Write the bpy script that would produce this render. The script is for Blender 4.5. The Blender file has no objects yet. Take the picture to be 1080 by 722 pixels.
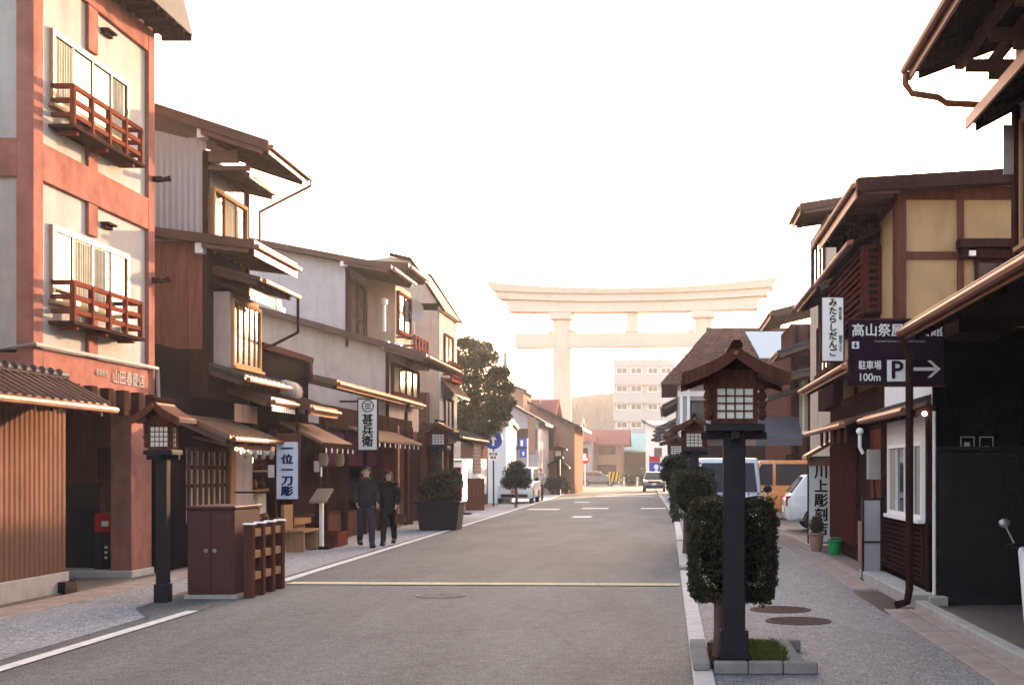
import bpy, bmesh, math, random
from mathutils import Vector, Matrix, noise
R = math.radians
random.seed(7)
scene = bpy.context.scene
C = scene.collection

# ------------------------------------------------------------------ camera
F = 1350.0                      # focal length in photograph pixels (1080 wide); level camera, shifted lens
EYE = 1.65
VX, VY = 702.0, 495.0           # vanishing point of the street
cam_d = bpy.data.cameras.new('camera'); cam = bpy.data.objects.new('camera', cam_d); C.objects.link(cam)
cam.location = (0, 0, EYE); cam.rotation_euler = (R(90), 0, 0)
cam_d.sensor_fit = 'HORIZONTAL'; cam_d.sensor_width = 36.0; cam_d.lens = 36.0 * F / 1080
cam_d.shift_x = (540 - VX) / 1080; cam_d.shift_y = (VY - 361) / 1080
cam_d.clip_start = 0.1; cam_d.clip_end = 6000
scene.camera = cam

# ------------------------------------------------------------------ light
SUN_AZ, SUN_EL = 18.3, 7.3
world = bpy.data.worlds.new('World'); scene.world = world; world.use_nodes = True
nt = world.node_tree; nt.nodes.clear()
wo = nt.nodes.new('ShaderNodeOutputWorld'); bg = nt.nodes.new('ShaderNodeBackground'); sky = nt.nodes.new('ShaderNodeTexSky')
sky.sky_type = 'NISHITA'; sky.sun_disc = False
sky.sun_elevation = R(SUN_EL); sky.sun_rotation = R(SUN_AZ)
sky.dust_density = 5.0; sky.air_density = 1.0; sky.ozone_density = 1.0; sky.altitude = 500
tint = nt.nodes.new('ShaderNodeMix'); tint.data_type = 'RGBA'; tint.blend_type = 'MULTIPLY'; tint.inputs[0].default_value = 1.0
tint.inputs[7].default_value = (1.0, 0.875, 0.835, 1)      # pinkish evening air
nt.links.new(sky.outputs[0], tint.inputs[6]); nt.links.new(tint.outputs[2], bg.inputs[0]); nt.links.new(bg.outputs[0], wo.inputs[0])
bg.inputs[1].default_value = 0.15
sun_d = bpy.data.lights.new('sun', 'SUN'); sun = bpy.data.objects.new('sun', sun_d); C.objects.link(sun)
sun_d.energy = 2.9; sun_d.angle = R(0.5); sun_d.color = (1.0, 0.69, 0.43)
sdir = Vector((math.sin(R(SUN_AZ)) * math.cos(R(SUN_EL)), math.cos(R(SUN_AZ)) * math.cos(R(SUN_EL)), math.sin(R(SUN_EL))))
sun.rotation_euler = sdir.to_track_quat('Z', 'Y').to_euler(); sun.location = sdir * 60
scene.view_settings.view_transform = 'Standard'; scene.view_settings.look = 'None'
scene.view_settings.exposure = 3.38; scene.view_settings.gamma = 1.0
scene.view_settings.use_curve_mapping = False
HAZE = 0.0009
scene.render.engine = 'CYCLES'
scene.cycles.max_bounces = 7; scene.cycles.diffuse_bounces = 3; scene.cycles.glossy_bounces = 3
scene.cycles.transparent_max_bounces = 6; scene.cycles.volume_bounces = 0
scene.cycles.use_denoising = True

# pixel helpers: real distances come from the ground line and the facade planes
def xx(px, Y): return (px - VX) * Y / F
def zz(py, Y): return EYE - (py - VY) * Y / F
def yy(px, X): return X * F / (px - VX)

# ------------------------------------------------------------------ materials
MATS = {}
def mat(name, col, rough=0.8, var=0.18, scale=3.0, bump=0.15, bscale=60.0, metal=0.0, spec=0.0, stain=0.0, streak=False, trans=0.0, coat=0.0):
    if name in MATS: return MATS[name]
    m = bpy.data.materials.new(name); m.use_nodes = True; MATS[name] = m
    n, l = m.node_tree.nodes, m.node_tree.links
    b = n['Principled BSDF']; b.inputs['Roughness'].default_value = rough; b.inputs['Metallic'].default_value = metal
    b.inputs['Specular IOR Level'].default_value = spec
    b.inputs['Coat Weight'].default_value = coat
    tc = n.new('ShaderNodeTexCoord'); mp = n.new('ShaderNodeMapping'); l.new(tc.outputs['Object'], mp.inputs[0])
    if streak: mp.inputs['Scale'].default_value = (6, 6, 0.5)
    nz = n.new('ShaderNodeTexNoise'); nz.inputs['Scale'].default_value = scale; nz.inputs['Detail'].default_value = 8; nz.inputs['Roughness'].default_value = 0.65
    l.new(mp.outputs[0], nz.inputs['Vector'])
    rp = n.new('ShaderNodeValToRGB')
    rp.color_ramp.elements[0].position = 0.3; rp.color_ramp.elements[1].position = 0.7
    rp.color_ramp.elements[0].color = (*[c * (1 - var) for c in col], 1); rp.color_ramp.elements[1].color = (*[min(1, c * (1 + var)) for c in col], 1)
    l.new(nz.outputs[0], rp.inputs[0]); last = rp.outputs[0]
    if stain > 0:
        n2 = n.new('ShaderNodeTexNoise'); n2.inputs['Scale'].default_value = 1.1; n2.inputs['Detail'].default_value = 6; n2.inputs['Roughness'].default_value = 0.7
        mp2 = n.new('ShaderNodeMapping'); mp2.inputs['Scale'].default_value = (2.2, 2.2, 0.45); l.new(tc.outputs['Object'], mp2.inputs[0]); l.new(mp2.outputs[0], n2.inputs['Vector'])
        r2 = n.new('ShaderNodeValToRGB'); r2.color_ramp.elements[0].position = 0.5; r2.color_ramp.elements[1].position = 0.72
        r2.color_ramp.elements[0].color = (0, 0, 0, 1); r2.color_ramp.elements[1].color = (stain, stain, stain, 1)
        l.new(n2.outputs[0], r2.inputs[0])
        mx = n.new('ShaderNodeMix'); mx.data_type = 'RGBA'; l.new(r2.outputs[0], mx.inputs[0]); l.new(last, mx.inputs[6])
        mx.inputs[7].default_value = (*[c * 0.45 for c in col], 1); last = mx.outputs[2]
    l.new(last, b.inputs['Base Color'])
    rr = n.new('ShaderNodeMapRange'); rr.inputs[3].default_value = max(0.02, rough - 0.1); rr.inputs[4].default_value = min(1, rough + 0.1)
    l.new(nz.outputs[0], rr.inputs[0]); l.new(rr.outputs[0], b.inputs['Roughness'])
    if bump > 0:
        nb = n.new('ShaderNodeTexNoise'); nb.inputs['Scale'].default_value = bscale; nb.inputs['Detail'].default_value = 4; l.new(mp.outputs[0], nb.inputs['Vector'])
        bp = n.new('ShaderNodeBump'); bp.inputs['Strength'].default_value = bump; bp.inputs['Distance'].default_value = 0.02
        l.new(nb.outputs[0], bp.inputs['Height']); l.new(bp.outputs[0], b.inputs['Normal'])
    if trans > 0:
        b.inputs['Subsurface Weight'].default_value = 0
        t = n.new('ShaderNodeBsdfTranslucent'); l.new(last, t.inputs[0])
        ms = n.new('ShaderNodeMixShader'); ms.inputs[0].default_value = trans
        out = n['Material Output']; l.new(b.outputs[0], ms.inputs[1]); l.new(t.outputs[0], ms.inputs[2]); l.new(ms.outputs[0], out.inputs[0])
    return m
def emit(name, col, s):
    if name in MATS: return MATS[name]
    m = mat(name, col, 0.4, 0.02); b = m.node_tree.nodes['Principled BSDF']
    b.inputs['Emission Color'].default_value = (*col, 1); b.inputs['Emission Strength'].default_value = s
    return m
def asphalt(name, col, fine=0.35, patch=0.12, lines=None):
    m = bpy.data.materials.new(name); m.use_nodes = True; MATS[name] = m
    n, l = m.node_tree.nodes, m.node_tree.links; b = n['Principled BSDF']
    tc = n.new('ShaderNodeTexCoord')
    a = n.new('ShaderNodeTexNoise'); a.inputs['Scale'].default_value = 38; a.inputs['Detail'].default_value = 6; a.inputs['Roughness'].default_value = 0.8; l.new(tc.outputs['Object'], a.inputs['Vector'])
    vo = n.new('ShaderNodeTexVoronoi'); vo.inputs['Scale'].default_value = 85; l.new(tc.outputs['Object'], vo.inputs['Vector'])
    mp = n.new('ShaderNodeMapping'); mp.inputs['Scale'].default_value = (0.55, 0.13, 1); l.new(tc.outputs['Object'], mp.inputs[0])
    p = n.new('ShaderNodeTexNoise'); p.inputs['Scale'].default_value = 1.6; p.inputs['Detail'].default_value = 7; p.inputs['Roughness'].default_value = 0.6; l.new(mp.outputs[0], p.inputs['Vector'])
    def ramp(src, lo, hi, p0, p1):
        r = n.new('ShaderNodeValToRGB'); r.color_ramp.elements[0].position = p0; r.color_ramp.elements[1].position = p1
        r.color_ramp.elements[0].color = (lo, lo, lo, 1); r.color_ramp.elements[1].color = (hi, hi, hi, 1); l.new(src, r.inputs[0]); return r.outputs[0]
    def mul(x, y):
        mm = n.new('ShaderNodeMix'); mm.data_type = 'RGBA'; mm.blend_type = 'MULTIPLY'; mm.inputs[0].default_value = 1
        l.new(x, mm.inputs[6]); l.new(y, mm.inputs[7]); return mm.outputs[2]
    base = n.new('ShaderNodeRGB'); base.outputs[0].default_value = (*col, 1)
    c = mul(base.outputs[0], ramp(a.outputs[0], 1 - fine, 1 + fine, 0.35, 0.65))
    c = mul(c, ramp(p.outputs[0], 1 - patch, 1 + patch, 0.35, 0.65))
    c = mul(c, ramp(vo.outputs['Color'], 1 - fine * 0.7, 1 + fine * 0.7, 0.2, 0.8))
    # darker repair patches and stains with edges of their own
    s2 = n.new('ShaderNodeTexNoise'); s2.inputs['Scale'].default_value = 0.9; s2.inputs['Detail'].default_value = 9; s2.inputs['Roughness'].default_value = 0.72; l.new(tc.outputs['Object'], s2.inputs['Vector'])
    c = mul(c, ramp(s2.outputs[0], 1.0, 0.72, 0.58, 0.66))
    s3 = n.new('ShaderNodeTexNoise'); s3.inputs['Scale'].default_value = 7; s3.inputs['Detail'].default_value = 5; l.new(tc.outputs['Object'], s3.inputs['Vector'])
    c = mul(c, ramp(s3.outputs[0], 0.8, 1.18, 0.3, 0.7))
    # fine cracks
    w = n.new('ShaderNodeTexVoronoi'); w.feature = 'DISTANCE_TO_EDGE'; w.inputs['Scale'].default_value = 0.33
    ad = n.new('ShaderNodeMix'); ad.data_type = 'RGBA'; ad.inputs[0].default_value = 0.12; l.new(tc.outputs['Object'], ad.inputs[6]); l.new(p.outputs[1], ad.inputs[7]); l.new(ad.outputs[2], w.inputs['Vector'])
    c = mul(c, ramp(w.outputs[0], 0.8, 1.0, 0.0, 0.006))
    l.new(c, b.inputs['Base Color']); b.inputs['Roughness'].default_value = 0.82; b.inputs['Specular IOR Level'].default_value = 0.3
    bp = n.new('ShaderNodeBump'); bp.inputs['Strength'].default_value = 0.45; bp.inputs['Distance'].default_value = 0.008
    l.new(vo.outputs[0], bp.inputs['Height']); l.new(bp.outputs[0], b.inputs['Normal'])
    return m
asphalt('road_asphalt', (0.1, 0.108, 0.11), 0.55, 0.22)
asphalt('path_asphalt', (0.27, 0.28, 0.3), 0.7)
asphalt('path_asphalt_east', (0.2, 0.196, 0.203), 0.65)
asphalt('earth', (0.12, 0.11, 0.1))
mat('cream', (0.36, 0.335, 0.325), 0.9, 0.1, 2.5, 0.2, 90, stain=0.4)
mat('salmon', (0.27, 0.118, 0.095), 0.85, 0.25, 3, 0.3, 70, stain=0.5)
mat('beige', (0.46, 0.36, 0.29), 0.9, 0.1, 2, 0.15, 80, stain=0.45)
mat('lilac', (0.48, 0.42, 0.42), 0.9, 0.1, 2, 0.15, 80, stain=0.45)
mat('pinkwall', (0.45, 0.345, 0.3), 0.9, 0.1, 2, 0.15, 80, stain=0.45)
mat('ochre', (0.36, 0.24, 0.125), 0.9, 0.12, 2, 0.15, 90, stain=0.45)
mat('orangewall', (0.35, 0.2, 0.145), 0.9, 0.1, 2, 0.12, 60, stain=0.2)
mat('white', (0.75, 0.73, 0.7), 0.7, 0.05, 3, 0.05, stain=0.15)
mat('paper', (0.78, 0.74, 0.66), 0.85, 0.04)
mat('concrete', (0.42, 0.39, 0.36), 0.9, 0.12, 4, 0.2, 60, stain=0.4)
mat('kerbdark', (0.27, 0.25, 0.24), 0.9, 0.15, 6, 0.25, 60, stain=0.5)
mat('slab', (0.36, 0.29, 0.25), 0.85, 0.16, 3, 0.2, 50, stain=0.35)
mat('floorstone', (0.13, 0.1, 0.09), 0.6, 0.2, 3, 0.15, 40, spec=0.3)
mat('toriistone', (0.78, 0.62, 0.49), 0.85, 0.06, 0.4, 0.08, 8, stain=0.2)
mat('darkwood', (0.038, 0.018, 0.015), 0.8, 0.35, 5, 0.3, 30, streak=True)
mat('brownwood', (0.105, 0.042, 0.03), 0.75, 0.3, 4, 0.25, 30, streak=True, stain=0.3)
mat('redwood', (0.15, 0.042, 0.027), 0.75, 0.25, 5, 0.2, 30, streak=True)
mat('lightwood', (0.36, 0.2, 0.11), 0.65, 0.2, 4, 0.2, 30, streak=True)
mat('latticewood', (0.085, 0.024, 0.017), 0.75, 0.3, 4, 0.2, 30, streak=True)
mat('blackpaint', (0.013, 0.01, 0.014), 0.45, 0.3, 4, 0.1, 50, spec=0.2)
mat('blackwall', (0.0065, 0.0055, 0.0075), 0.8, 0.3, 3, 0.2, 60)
mat('polepaint', (0.014, 0.012, 0.019), 0.5, 0.2, 4, 0.06, spec=0.2)
mat('boardwood', (0.24, 0.085, 0.06), 0.8, 0.3, 4, 0.25, 30, streak=True, stain=0.3)
mat('copper', (0.27, 0.105, 0.06), 0.52, 0.25, 4, 0.08, 30, metal=0.45, spec=0.28)
mat('roofmetal', (0.11, 0.062, 0.05), 0.5, 0.2, 2, 0.05, 30, metal=0.2)
mat('farforest', (0.025, 0.034, 0.042), 0.9, 0.4, 0.05)
mat('paleyellow', (0.62, 0.53, 0.33), 0.75, 0.25, 14, 0.1, 60, stain=0.5)
mat('hiproof', (0.11, 0.05, 0.04), 0.75, 0.3, 2, 0.1, 30)
mat('lanternwood', (0.1, 0.041, 0.029), 0.8, 0.35, 5, 0.3, 40, streak=True)
mat('lanternroof', (0.11, 0.06, 0.046), 0.6, 0.3, 5, 0.2, 40, spec=0.15)
mat('charcoal', (0.028, 0.027, 0.032), 0.9, 0.25, 20, 0.2)
mat('iron', (0.15, 0.1, 0.085), 0.6, 0.3, 20, 0.2, 60)
mat('dimpaper', (0.35, 0.26, 0.19), 0.85, 0.06)
mat('rooftile', (0.06, 0.05, 0.052), 0.45, 0.3, 8, 0.15, 30, spec=0.02)
mat('rooftan', (0.2, 0.125, 0.09), 0.5, 0.2, 3, 0.1, 30, metal=0.2)
mat('soffit', (0.13, 0.075, 0.06), 0.8, 0.2, 4, 0.1)
mat('greymetal', (0.36, 0.33, 0.35), 0.45, 0.08, 2, 0.03, metal=0.15, stain=0.15, spec=0.3)
mat('shutter', (0.16, 0.085, 0.06), 0.7, 0.15, 2, 0.03, stain=0.3)
mat('glass', (0.03, 0.03, 0.035), 0.06, 0.1, 1, 0.0, spec=0.28)
MATS['glass'].node_tree.nodes['Principled BSDF'].inputs['Roughness'].links and MATS['glass'].node_tree.links.remove(MATS['glass'].node_tree.nodes['Principled BSDF'].inputs['Roughness'].links[0])
MATS['glass'].node_tree.nodes['Principled BSDF'].inputs['Roughness'].default_value = 0.075
mat('curtain', (0.38, 0.33, 0.25), 0.7, 0.15, 6, 0.05)
mat('lightframe', (0.34, 0.22, 0.11), 0.5, 0.08, spec=0.2)
mat('steel', (0.35, 0.34, 0.35), 0.35, 0.1, metal=0.8, spec=0.5)
mat('whitepaint', (0.6, 0.6, 0.58), 0.75, 0.25, 14, 0.1, 60, stain=0.5, spec=0.2)
mat('kerbstone', (0.6, 0.55, 0.5), 0.85, 0.12, 8, 0.15, 60, stain=0.3)
mat('navy', (0.028, 0.013, 0.024), 0.45, 0.1, 3, 0.02)
mat('signwhite', (0.8, 0.78, 0.76), 0.5, 0.03, spec=0.2)
mat('signblueish', (0.62, 0.66, 0.78), 0.6, 0.04)
mat('inkblue', (0.02, 0.03, 0.09), 0.6, 0.1)
mat('ink', (0.02, 0.017, 0.018), 0.6, 0.1)
mat('red', (0.45, 0.015, 0.02), 0.4, 0.1, spec=0.28)
mat('blue', (0.02, 0.06, 0.4), 0.4, 0.1, spec=0.3)
mat('green', (0.01, 0.3, 0.08), 0.35, 0.1, spec=0.28)
mat('soil', (0.05, 0.03, 0.02), 0.95, 0.4, 20, 0.6, 40)
mat('cabinet', (0.08, 0.023, 0.022), 0.5, 0.12, 4, 0.03, stain=0.15, spec=0.3)
mat('rubber', (0.02, 0.02, 0.021), 0.75, 0.2, spec=0.2)
mat('carwhite', (0.78, 0.78, 0.78), 0.25, 0.02, bump=0, coat=0.5, spec=0.5)
mat('carorange', (0.5, 0.17, 0.03), 0.28, 0.04, bump=0, coat=0.5, spec=0.5)
mat('cargrey', (0.1, 0.1, 0.11), 0.3, 0.04, bump=0, coat=0.5, spec=0.5)
mat('taillight', (0.5, 0.02, 0.02), 0.15, 0.05, bump=0, spec=0.5)
mat('leaf', (0.026, 0.03, 0.014), 0.55, 0.45, 9, 0, trans=0.15, spec=0.25)
mat('leafbrown', (0.07, 0.05, 0.018), 0.55, 0.45, 9, 0, trans=0.15, spec=0.2)
mat('pineleaf', (0.05, 0.056, 0.026), 0.6, 0.4, 3, 0, trans=0.2, spec=0.2)
mat('grassblade', (0.09, 0.12, 0.03), 0.6, 0.4, 9, 0, trans=0.3)
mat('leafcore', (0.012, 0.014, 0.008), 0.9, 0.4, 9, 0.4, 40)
mat('bark', (0.13, 0.085, 0.07), 0.9, 0.3, 8, 0.6, 30, streak=True)
mat('skin', (0.55, 0.33, 0.25), 0.55, 0.08, spec=0.3)
mat('blackcloth', (0.018, 0.017, 0.018), 0.9, 0.25, 20, 0.2)
mat('denim', (0.035, 0.035, 0.05), 0.9, 0.2, 20, 0.2)
mat('hair', (0.025, 0.015, 0.012), 0.5, 0.3, 20, 0.3, spec=0.04)
mat('tealroof', (0.35, 0.5, 0.48), 0.6, 0.1, 1, 0.05)
mat('redroof', (0.3, 0.115, 0.095), 0.6, 0.15, 1, 0.1)
mat('hotelwall', (0.38, 0.37, 0.385), 0.85, 0.05, 0.5, 0.05)
mat('hill', (0.05, 0.06, 0.05), 0.95, 0.3, 0.02, 0.3, 0.5)
mat('twig', (0.1, 0.06, 0.04), 0.8, 0.3)
mat('leafolive', (0.055, 0.05, 0.02), 0.55, 0.45, 9, 0, trans=0.15)
mat('polycarb', (0.4, 0.42, 0.43), 0.3, 0.05, 1, 0.02, spec=0.6)
mat('plum', (0.08, 0.02, 0.05), 0.8, 0.2)

# ------------------------------------------------------------------ mesh builder
class MB:
    def __init__(s): s.v = []; s.f = []
    def add(s, vs, fs):
        o = len(s.v); s.v += [tuple(v) for v in vs]; s.f += [tuple(i + o for i in f) for f in fs]; return s
    def box(s, x0, x1, y0, y1, z0, z1):
        x0, x1 = min(x0, x1), max(x0, x1); y0, y1 = min(y0, y1), max(y0, y1); z0, z1 = min(z0, z1), max(z0, z1)
        return s.add([(x0,y0,z0),(x1,y0,z0),(x1,y1,z0),(x0,y1,z0),(x0,y0,z1),(x1,y0,z1),(x1,y1,z1),(x0,y1,z1)],
                     [(0,3,2,1),(4,5,6,7),(0,1,5,4),(1,2,6,5),(2,3,7,6),(3,0,4,7)])
    def _prism(s, a, b):
        n = len(a)
        return s.add(a + b, [tuple(range(n)), tuple(range(2*n-1, n-1, -1))] + [(i, i+n, (i+1) % n + n, (i+1) % n) for i in range(n)])
    def prism_y(s, p, y0, y1): return s._prism([(x, y0, z) for x, z in p], [(x, y1, z) for x, z in p])
    def prism_x(s, p, x0, x1): return s._prism([(x0, y, z) for y, z in p], [(x1, y, z) for y, z in p])
    def prism_z(s, p, z0, z1): return s._prism([(x, y, z0) for x, y in p], [(x, y, z1) for x, y in p])
    def tube(s, pts, r, n=8, caps=True):
        pts = [Vector(p) for p in pts]; rs = r if isinstance(r, (list, tuple)) else [r] * len(pts)
        o = len(s.v); up = None
        for i, p in enumerate(pts):
            d = (pts[min(i+1, len(pts)-1)] - pts[max(i-1, 0)]).normalized()
            if up is None: up = Vector((0,0,1)) if abs(d.z) < 0.9 else Vector((1,0,0))
            a = d.cross(up).normalized(); b = a.cross(d).normalized(); up = b
            for k in range(n):
                t = 2*math.pi*k/n; s.v.append(tuple(p + (a*math.cos(t) + b*math.sin(t)) * rs[i]))
        for i in range(len(pts)-1):
            for k in range(n):
                q = o + i*n; s.f.append((q+k, q+(k+1) % n, q+n+(k+1) % n, q+n+k))
        if caps:
            s.f.append(tuple(o + k for k in range(n))[::-1]); q = o + (len(pts)-1)*n; s.f.append(tuple(q + k for k in range(n)))
        return s
    def lathe(s, prof, cx=0, cy=0, n=16):
        o = len(s.v)
        for r, z in prof:
            for k in range(n):
                t = 2*math.pi*k/n; s.v.append((cx + r*math.cos(t), cy + r*math.sin(t), z))
        for i in range(len(prof)-1):
            for k in range(n):
                q = o + i*n; s.f.append((q+k, q+(k+1) % n, q+n+(k+1) % n, q+n+k))
        s.f.append(tuple(o + k for k in range(n))[::-1]); q = o + (len(prof)-1)*n; s.f.append(tuple(q + k for k in range(n)))
        return s
    def ball(s, c, r, n=10, m=7, jit=0.0):
        rx, ry, rz = r if isinstance(r, (tuple, list)) else (r, r, r)
        vs = []; fs = []
        for i in range(m + 1):
            th = math.pi * i / m
            for k in range(n):
                ph = 2*math.pi*k/n; j = 1 + random.uniform(-jit, jit)
                vs.append((c[0]+rx*j*math.sin(th)*math.cos(ph), c[1]+ry*j*math.sin(th)*math.sin(ph), c[2]+rz*j*math.cos(th)))
        for i in range(m):
            for k in range(n):
                fs.append((i*n+k, (i+1)*n+k, (i+1)*n+(k+1) % n, i*n+(k+1) % n))
        return s.add(vs, fs)
    def leaf(s, p, size, up=0.0):
        a = Vector((random.gauss(0,1), random.gauss(0,1), random.gauss(0,1))).normalized()
        b = a.orthogonal().normalized(); c = a.cross(b)
        t = random.uniform(0, 6.28); b, c = b*math.cos(t)+c*math.sin(t), c*math.cos(t)-b*math.sin(t)
        p = Vector(p); L = size*random.uniform(0.7, 1.3); w = L*0.5
        return s.add([p - b*L*0.5, p + c*w*0.5, p + b*L*0.5, p - c*w*0.5], [(0,1,2,3)])
    def build(s, name, m, parent=None, smooth=False, bevel=0.0, seg=1, recalc=True):
        me = bpy.data.meshes.new(name)
        off = Vector((0,0,0)); q = parent
        while q is not None: off += q.location; q = q.parent
        me.from_pydata([tuple(Vector(v) - off) for v in s.v], [], s.f)
        bm = bmesh.new(); bm.from_mesh(me)
        if recalc or bevel:
            bmesh.ops.remove_doubles(bm, verts=bm.verts, dist=1e-6) if smooth else None
            bmesh.ops.recalc_face_normals(bm, faces=bm.faces)
        if bevel:
            es = [e for e in bm.edges if len(e.link_faces) == 2 and e.calc_face_angle(0) > 0.5]
            bmesh.ops.bevel(bm, geom=es, offset=bevel, segments=seg, affect='EDGES', profile=0.5, clamp_overlap=True)
        bm.to_mesh(me); bm.free()
        me.materials.append(MATS[m] if isinstance(m, str) else m)
        if smooth:
            me.polygons.foreach_set('use_smooth', [True]*len(me.polygons)); me.set_sharp_from_angle(angle=R(40))
        o = bpy.data.objects.new(name, me); C.objects.link(o)
        if parent is not None: o.parent = parent
        return o

def thing(name, label, cat, loc, group=None, rz=0):
    o = bpy.data.objects.new(name, None); C.objects.link(o); o.location = loc; o.empty_display_size = 0.2
    o.rotation_euler = (0, 0, rz)
    o['label'] = label; o['category'] = cat
    if group: o['group'] = group
    return o
def tag(o, label, cat, group=None):
    o['label'] = label; o['category'] = cat
    if group: o['group'] = group
    return o
def struct(o): o['kind'] = 'structure'; return o
def kids(o): return [c for c in C.objects if c.parent == o]
def dup(o, loc, label, rz=None, scale=None):
    r = o.copy(); C.objects.link(r); r.location = loc; r['label'] = label
    if rz is not None: r.rotation_euler = (0, 0, rz)
    if scale: r.scale = scale if isinstance(scale, tuple) else (scale,)*3
    for ch in kids(o):
        c = ch.copy(); C.objects.link(c); c.parent = r
        for g in kids(ch):
            d = g.copy(); C.objects.link(d); d.parent = c
    return r

class Face:
    """A wall plane. axis 'x': plane X=p, u runs along Y. axis 'y': plane Y=p, u runs along X. out = sign of the outward normal."""
    def __init__(s, axis, p, out): s.axis, s.p, s.out = axis, p, out
    def pt(s, u, z, w): return (s.p + s.out*w, u, z) if s.axis == 'x' else (u, s.p + s.out*w, z)
    def box(s, mb, u0, u1, z0, z1, w0, w1):
        a, b = s.pt(u0, z0, w0), s.pt(u1, z1, w1); return mb.box(a[0], b[0], a[1], b[1], a[2], b[2])

def window(root, fc, u0, u1, z0, z1, n=2, rows=1, fr=0.05, d=0.06, fm='darkwood', gm='glass', sill=True, name='window', curtains=()):
    mb = MB()
    fc.box(mb, u0, u1, z1-fr, z1, 0, d); fc.box(mb, u0, u1, z0, z0+fr, 0, d)
    w = (u1-u0)/n
    for i in range(n+1):
        c = u0 + i*w; h = fr*0.5 if 0 < i < n else fr
        a, b = (c, c+h) if i == 0 else ((c-h, c) if i == n else (c-h*0.6, c+h*0.6))
        fc.box(mb, a, b, z0+fr+0.001, z1-fr-0.001, 0, d - 0.012*(0 < i < n))
    for k in range(1, rows):
        z = z0 + (z1-z0)*k/rows; fc.box(mb, u0+fr, u1-fr, z-0.014, z+0.014, 0.0, d-0.025)
    fo = mb.build(name, fm, root)
    g = MB(); fc.box(g, u0+0.012, u1-0.012, z0+0.012, z1-0.012, 0.006, d*0.45); g.build('glass', gm, fo)
    if curtains:
        for i in curtains:
            cm = MB(); ua, ub = u0+i*w+fr*0.55, u0+(i+1)*w-fr*0.55-w*random.choice((0, 0, 0.25)); nf = 36
            vs = []
            for q in range(nf+1):
                uu = ua+(ub-ua)*q/nf; ww = d*0.45+0.008+0.005*math.sin(q*1.3)+0.002*math.sin(q*0.7)
                vs += [fc.pt(uu, z0+fr, ww), fc.pt(uu, z1-fr-0.02, ww)]
            cm.add(vs, [(2*q, 2*q+2, 2*q+3, 2*q+1) for q in range(nf)]); cm.build('blind', 'curtain', fo)
    if sill:
        q = MB(); fc.box(q, u0-0.05, u1+0.05, z0-0.05, z0-0.002, 0, d+0.05); q.build('sill', fm, fo)
    return fo
def lattice(root, fc, u0, u1, z0, z1, pitch=0.09, bar=0.035, d=0.05, m='latticewood', back='blackpaint', rails=(0.5,), name='lattice'):
    mb = MB(); k = int((u1-u0)/pitch)
    for i in range(k+1):
        c = u0 + (u1-u0)*i/max(1, k); fc.box(mb, c-bar/2, c+bar/2, z0, z1, d*0.4, d)
    for r_ in list(rails) + [0.0, 1.0]:
        z = z0 + (z1-z0)*r_; fc.box(mb, u0-0.03, u1+0.03, z-0.03, z+0.03, 0, d*0.4-0.002)
    o = mb.build(name, m, root)
    b = MB(); fc.box(b, u0, u1, z0, z1, 0.003, 0.008); b.build('backing', back, o)
    return o
def slats(root, fc, u0, u1, z0, z1, pitch=0.12, t=0.05, d=0.06, m='latticewood', name='louvre'):
    mb = MB(); z = z0
    while z < z1:
        fc.box(mb, u0, u1, z, z+t, 0.01, d); z += pitch
    for u in (u0, u1): fc.box(mb, u-0.04, u+0.04, z0-0.02, z1+0.02, 0, d+0.02)
    return mb.build(name, m, root)
def corrug(root, fc, u0, u1, z0, ztop, pitch=0.09, d=0.02, m='greymetal', name='cladding'):
    mb = MB(); n = int(abs(u1-u0)/pitch*4); vs = []
    for i in range(n+1):
        u = u0 + (u1-u0)*i/n; w = [0, d, d, 0][i % 4]
        zt = ztop(u) if callable(ztop) else ztop
        vs += [fc.pt(u, z0, 0.01+w), fc.pt(u, zt, 0.01+w)]
    mb.add(vs, [(2*i, 2*i+2, 2*i+3, 2*i+1) for i in range(n)])
    return mb.build(name, m, root)
def boards(root, fc, u0, u1, z0, ztop, bw=0.16, d=0.02, m='brownwood', name='boarding'):
    mb = MB(); n = max(1, int(round(abs(u1-u0)/bw))); w = (u1-u0)/n
    for i in range(n):
        a, b = u0+i*w, u0+(i+1)*w - 0.008*(1 if w > 0 else -1); zt = min(ztop(a), ztop(b)) if callable(ztop) else ztop
        fc.box(mb, a, b, z0, zt, 0.002, d + random.uniform(-0.006, 0.004))
    return mb.build(name, m, root)
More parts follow.
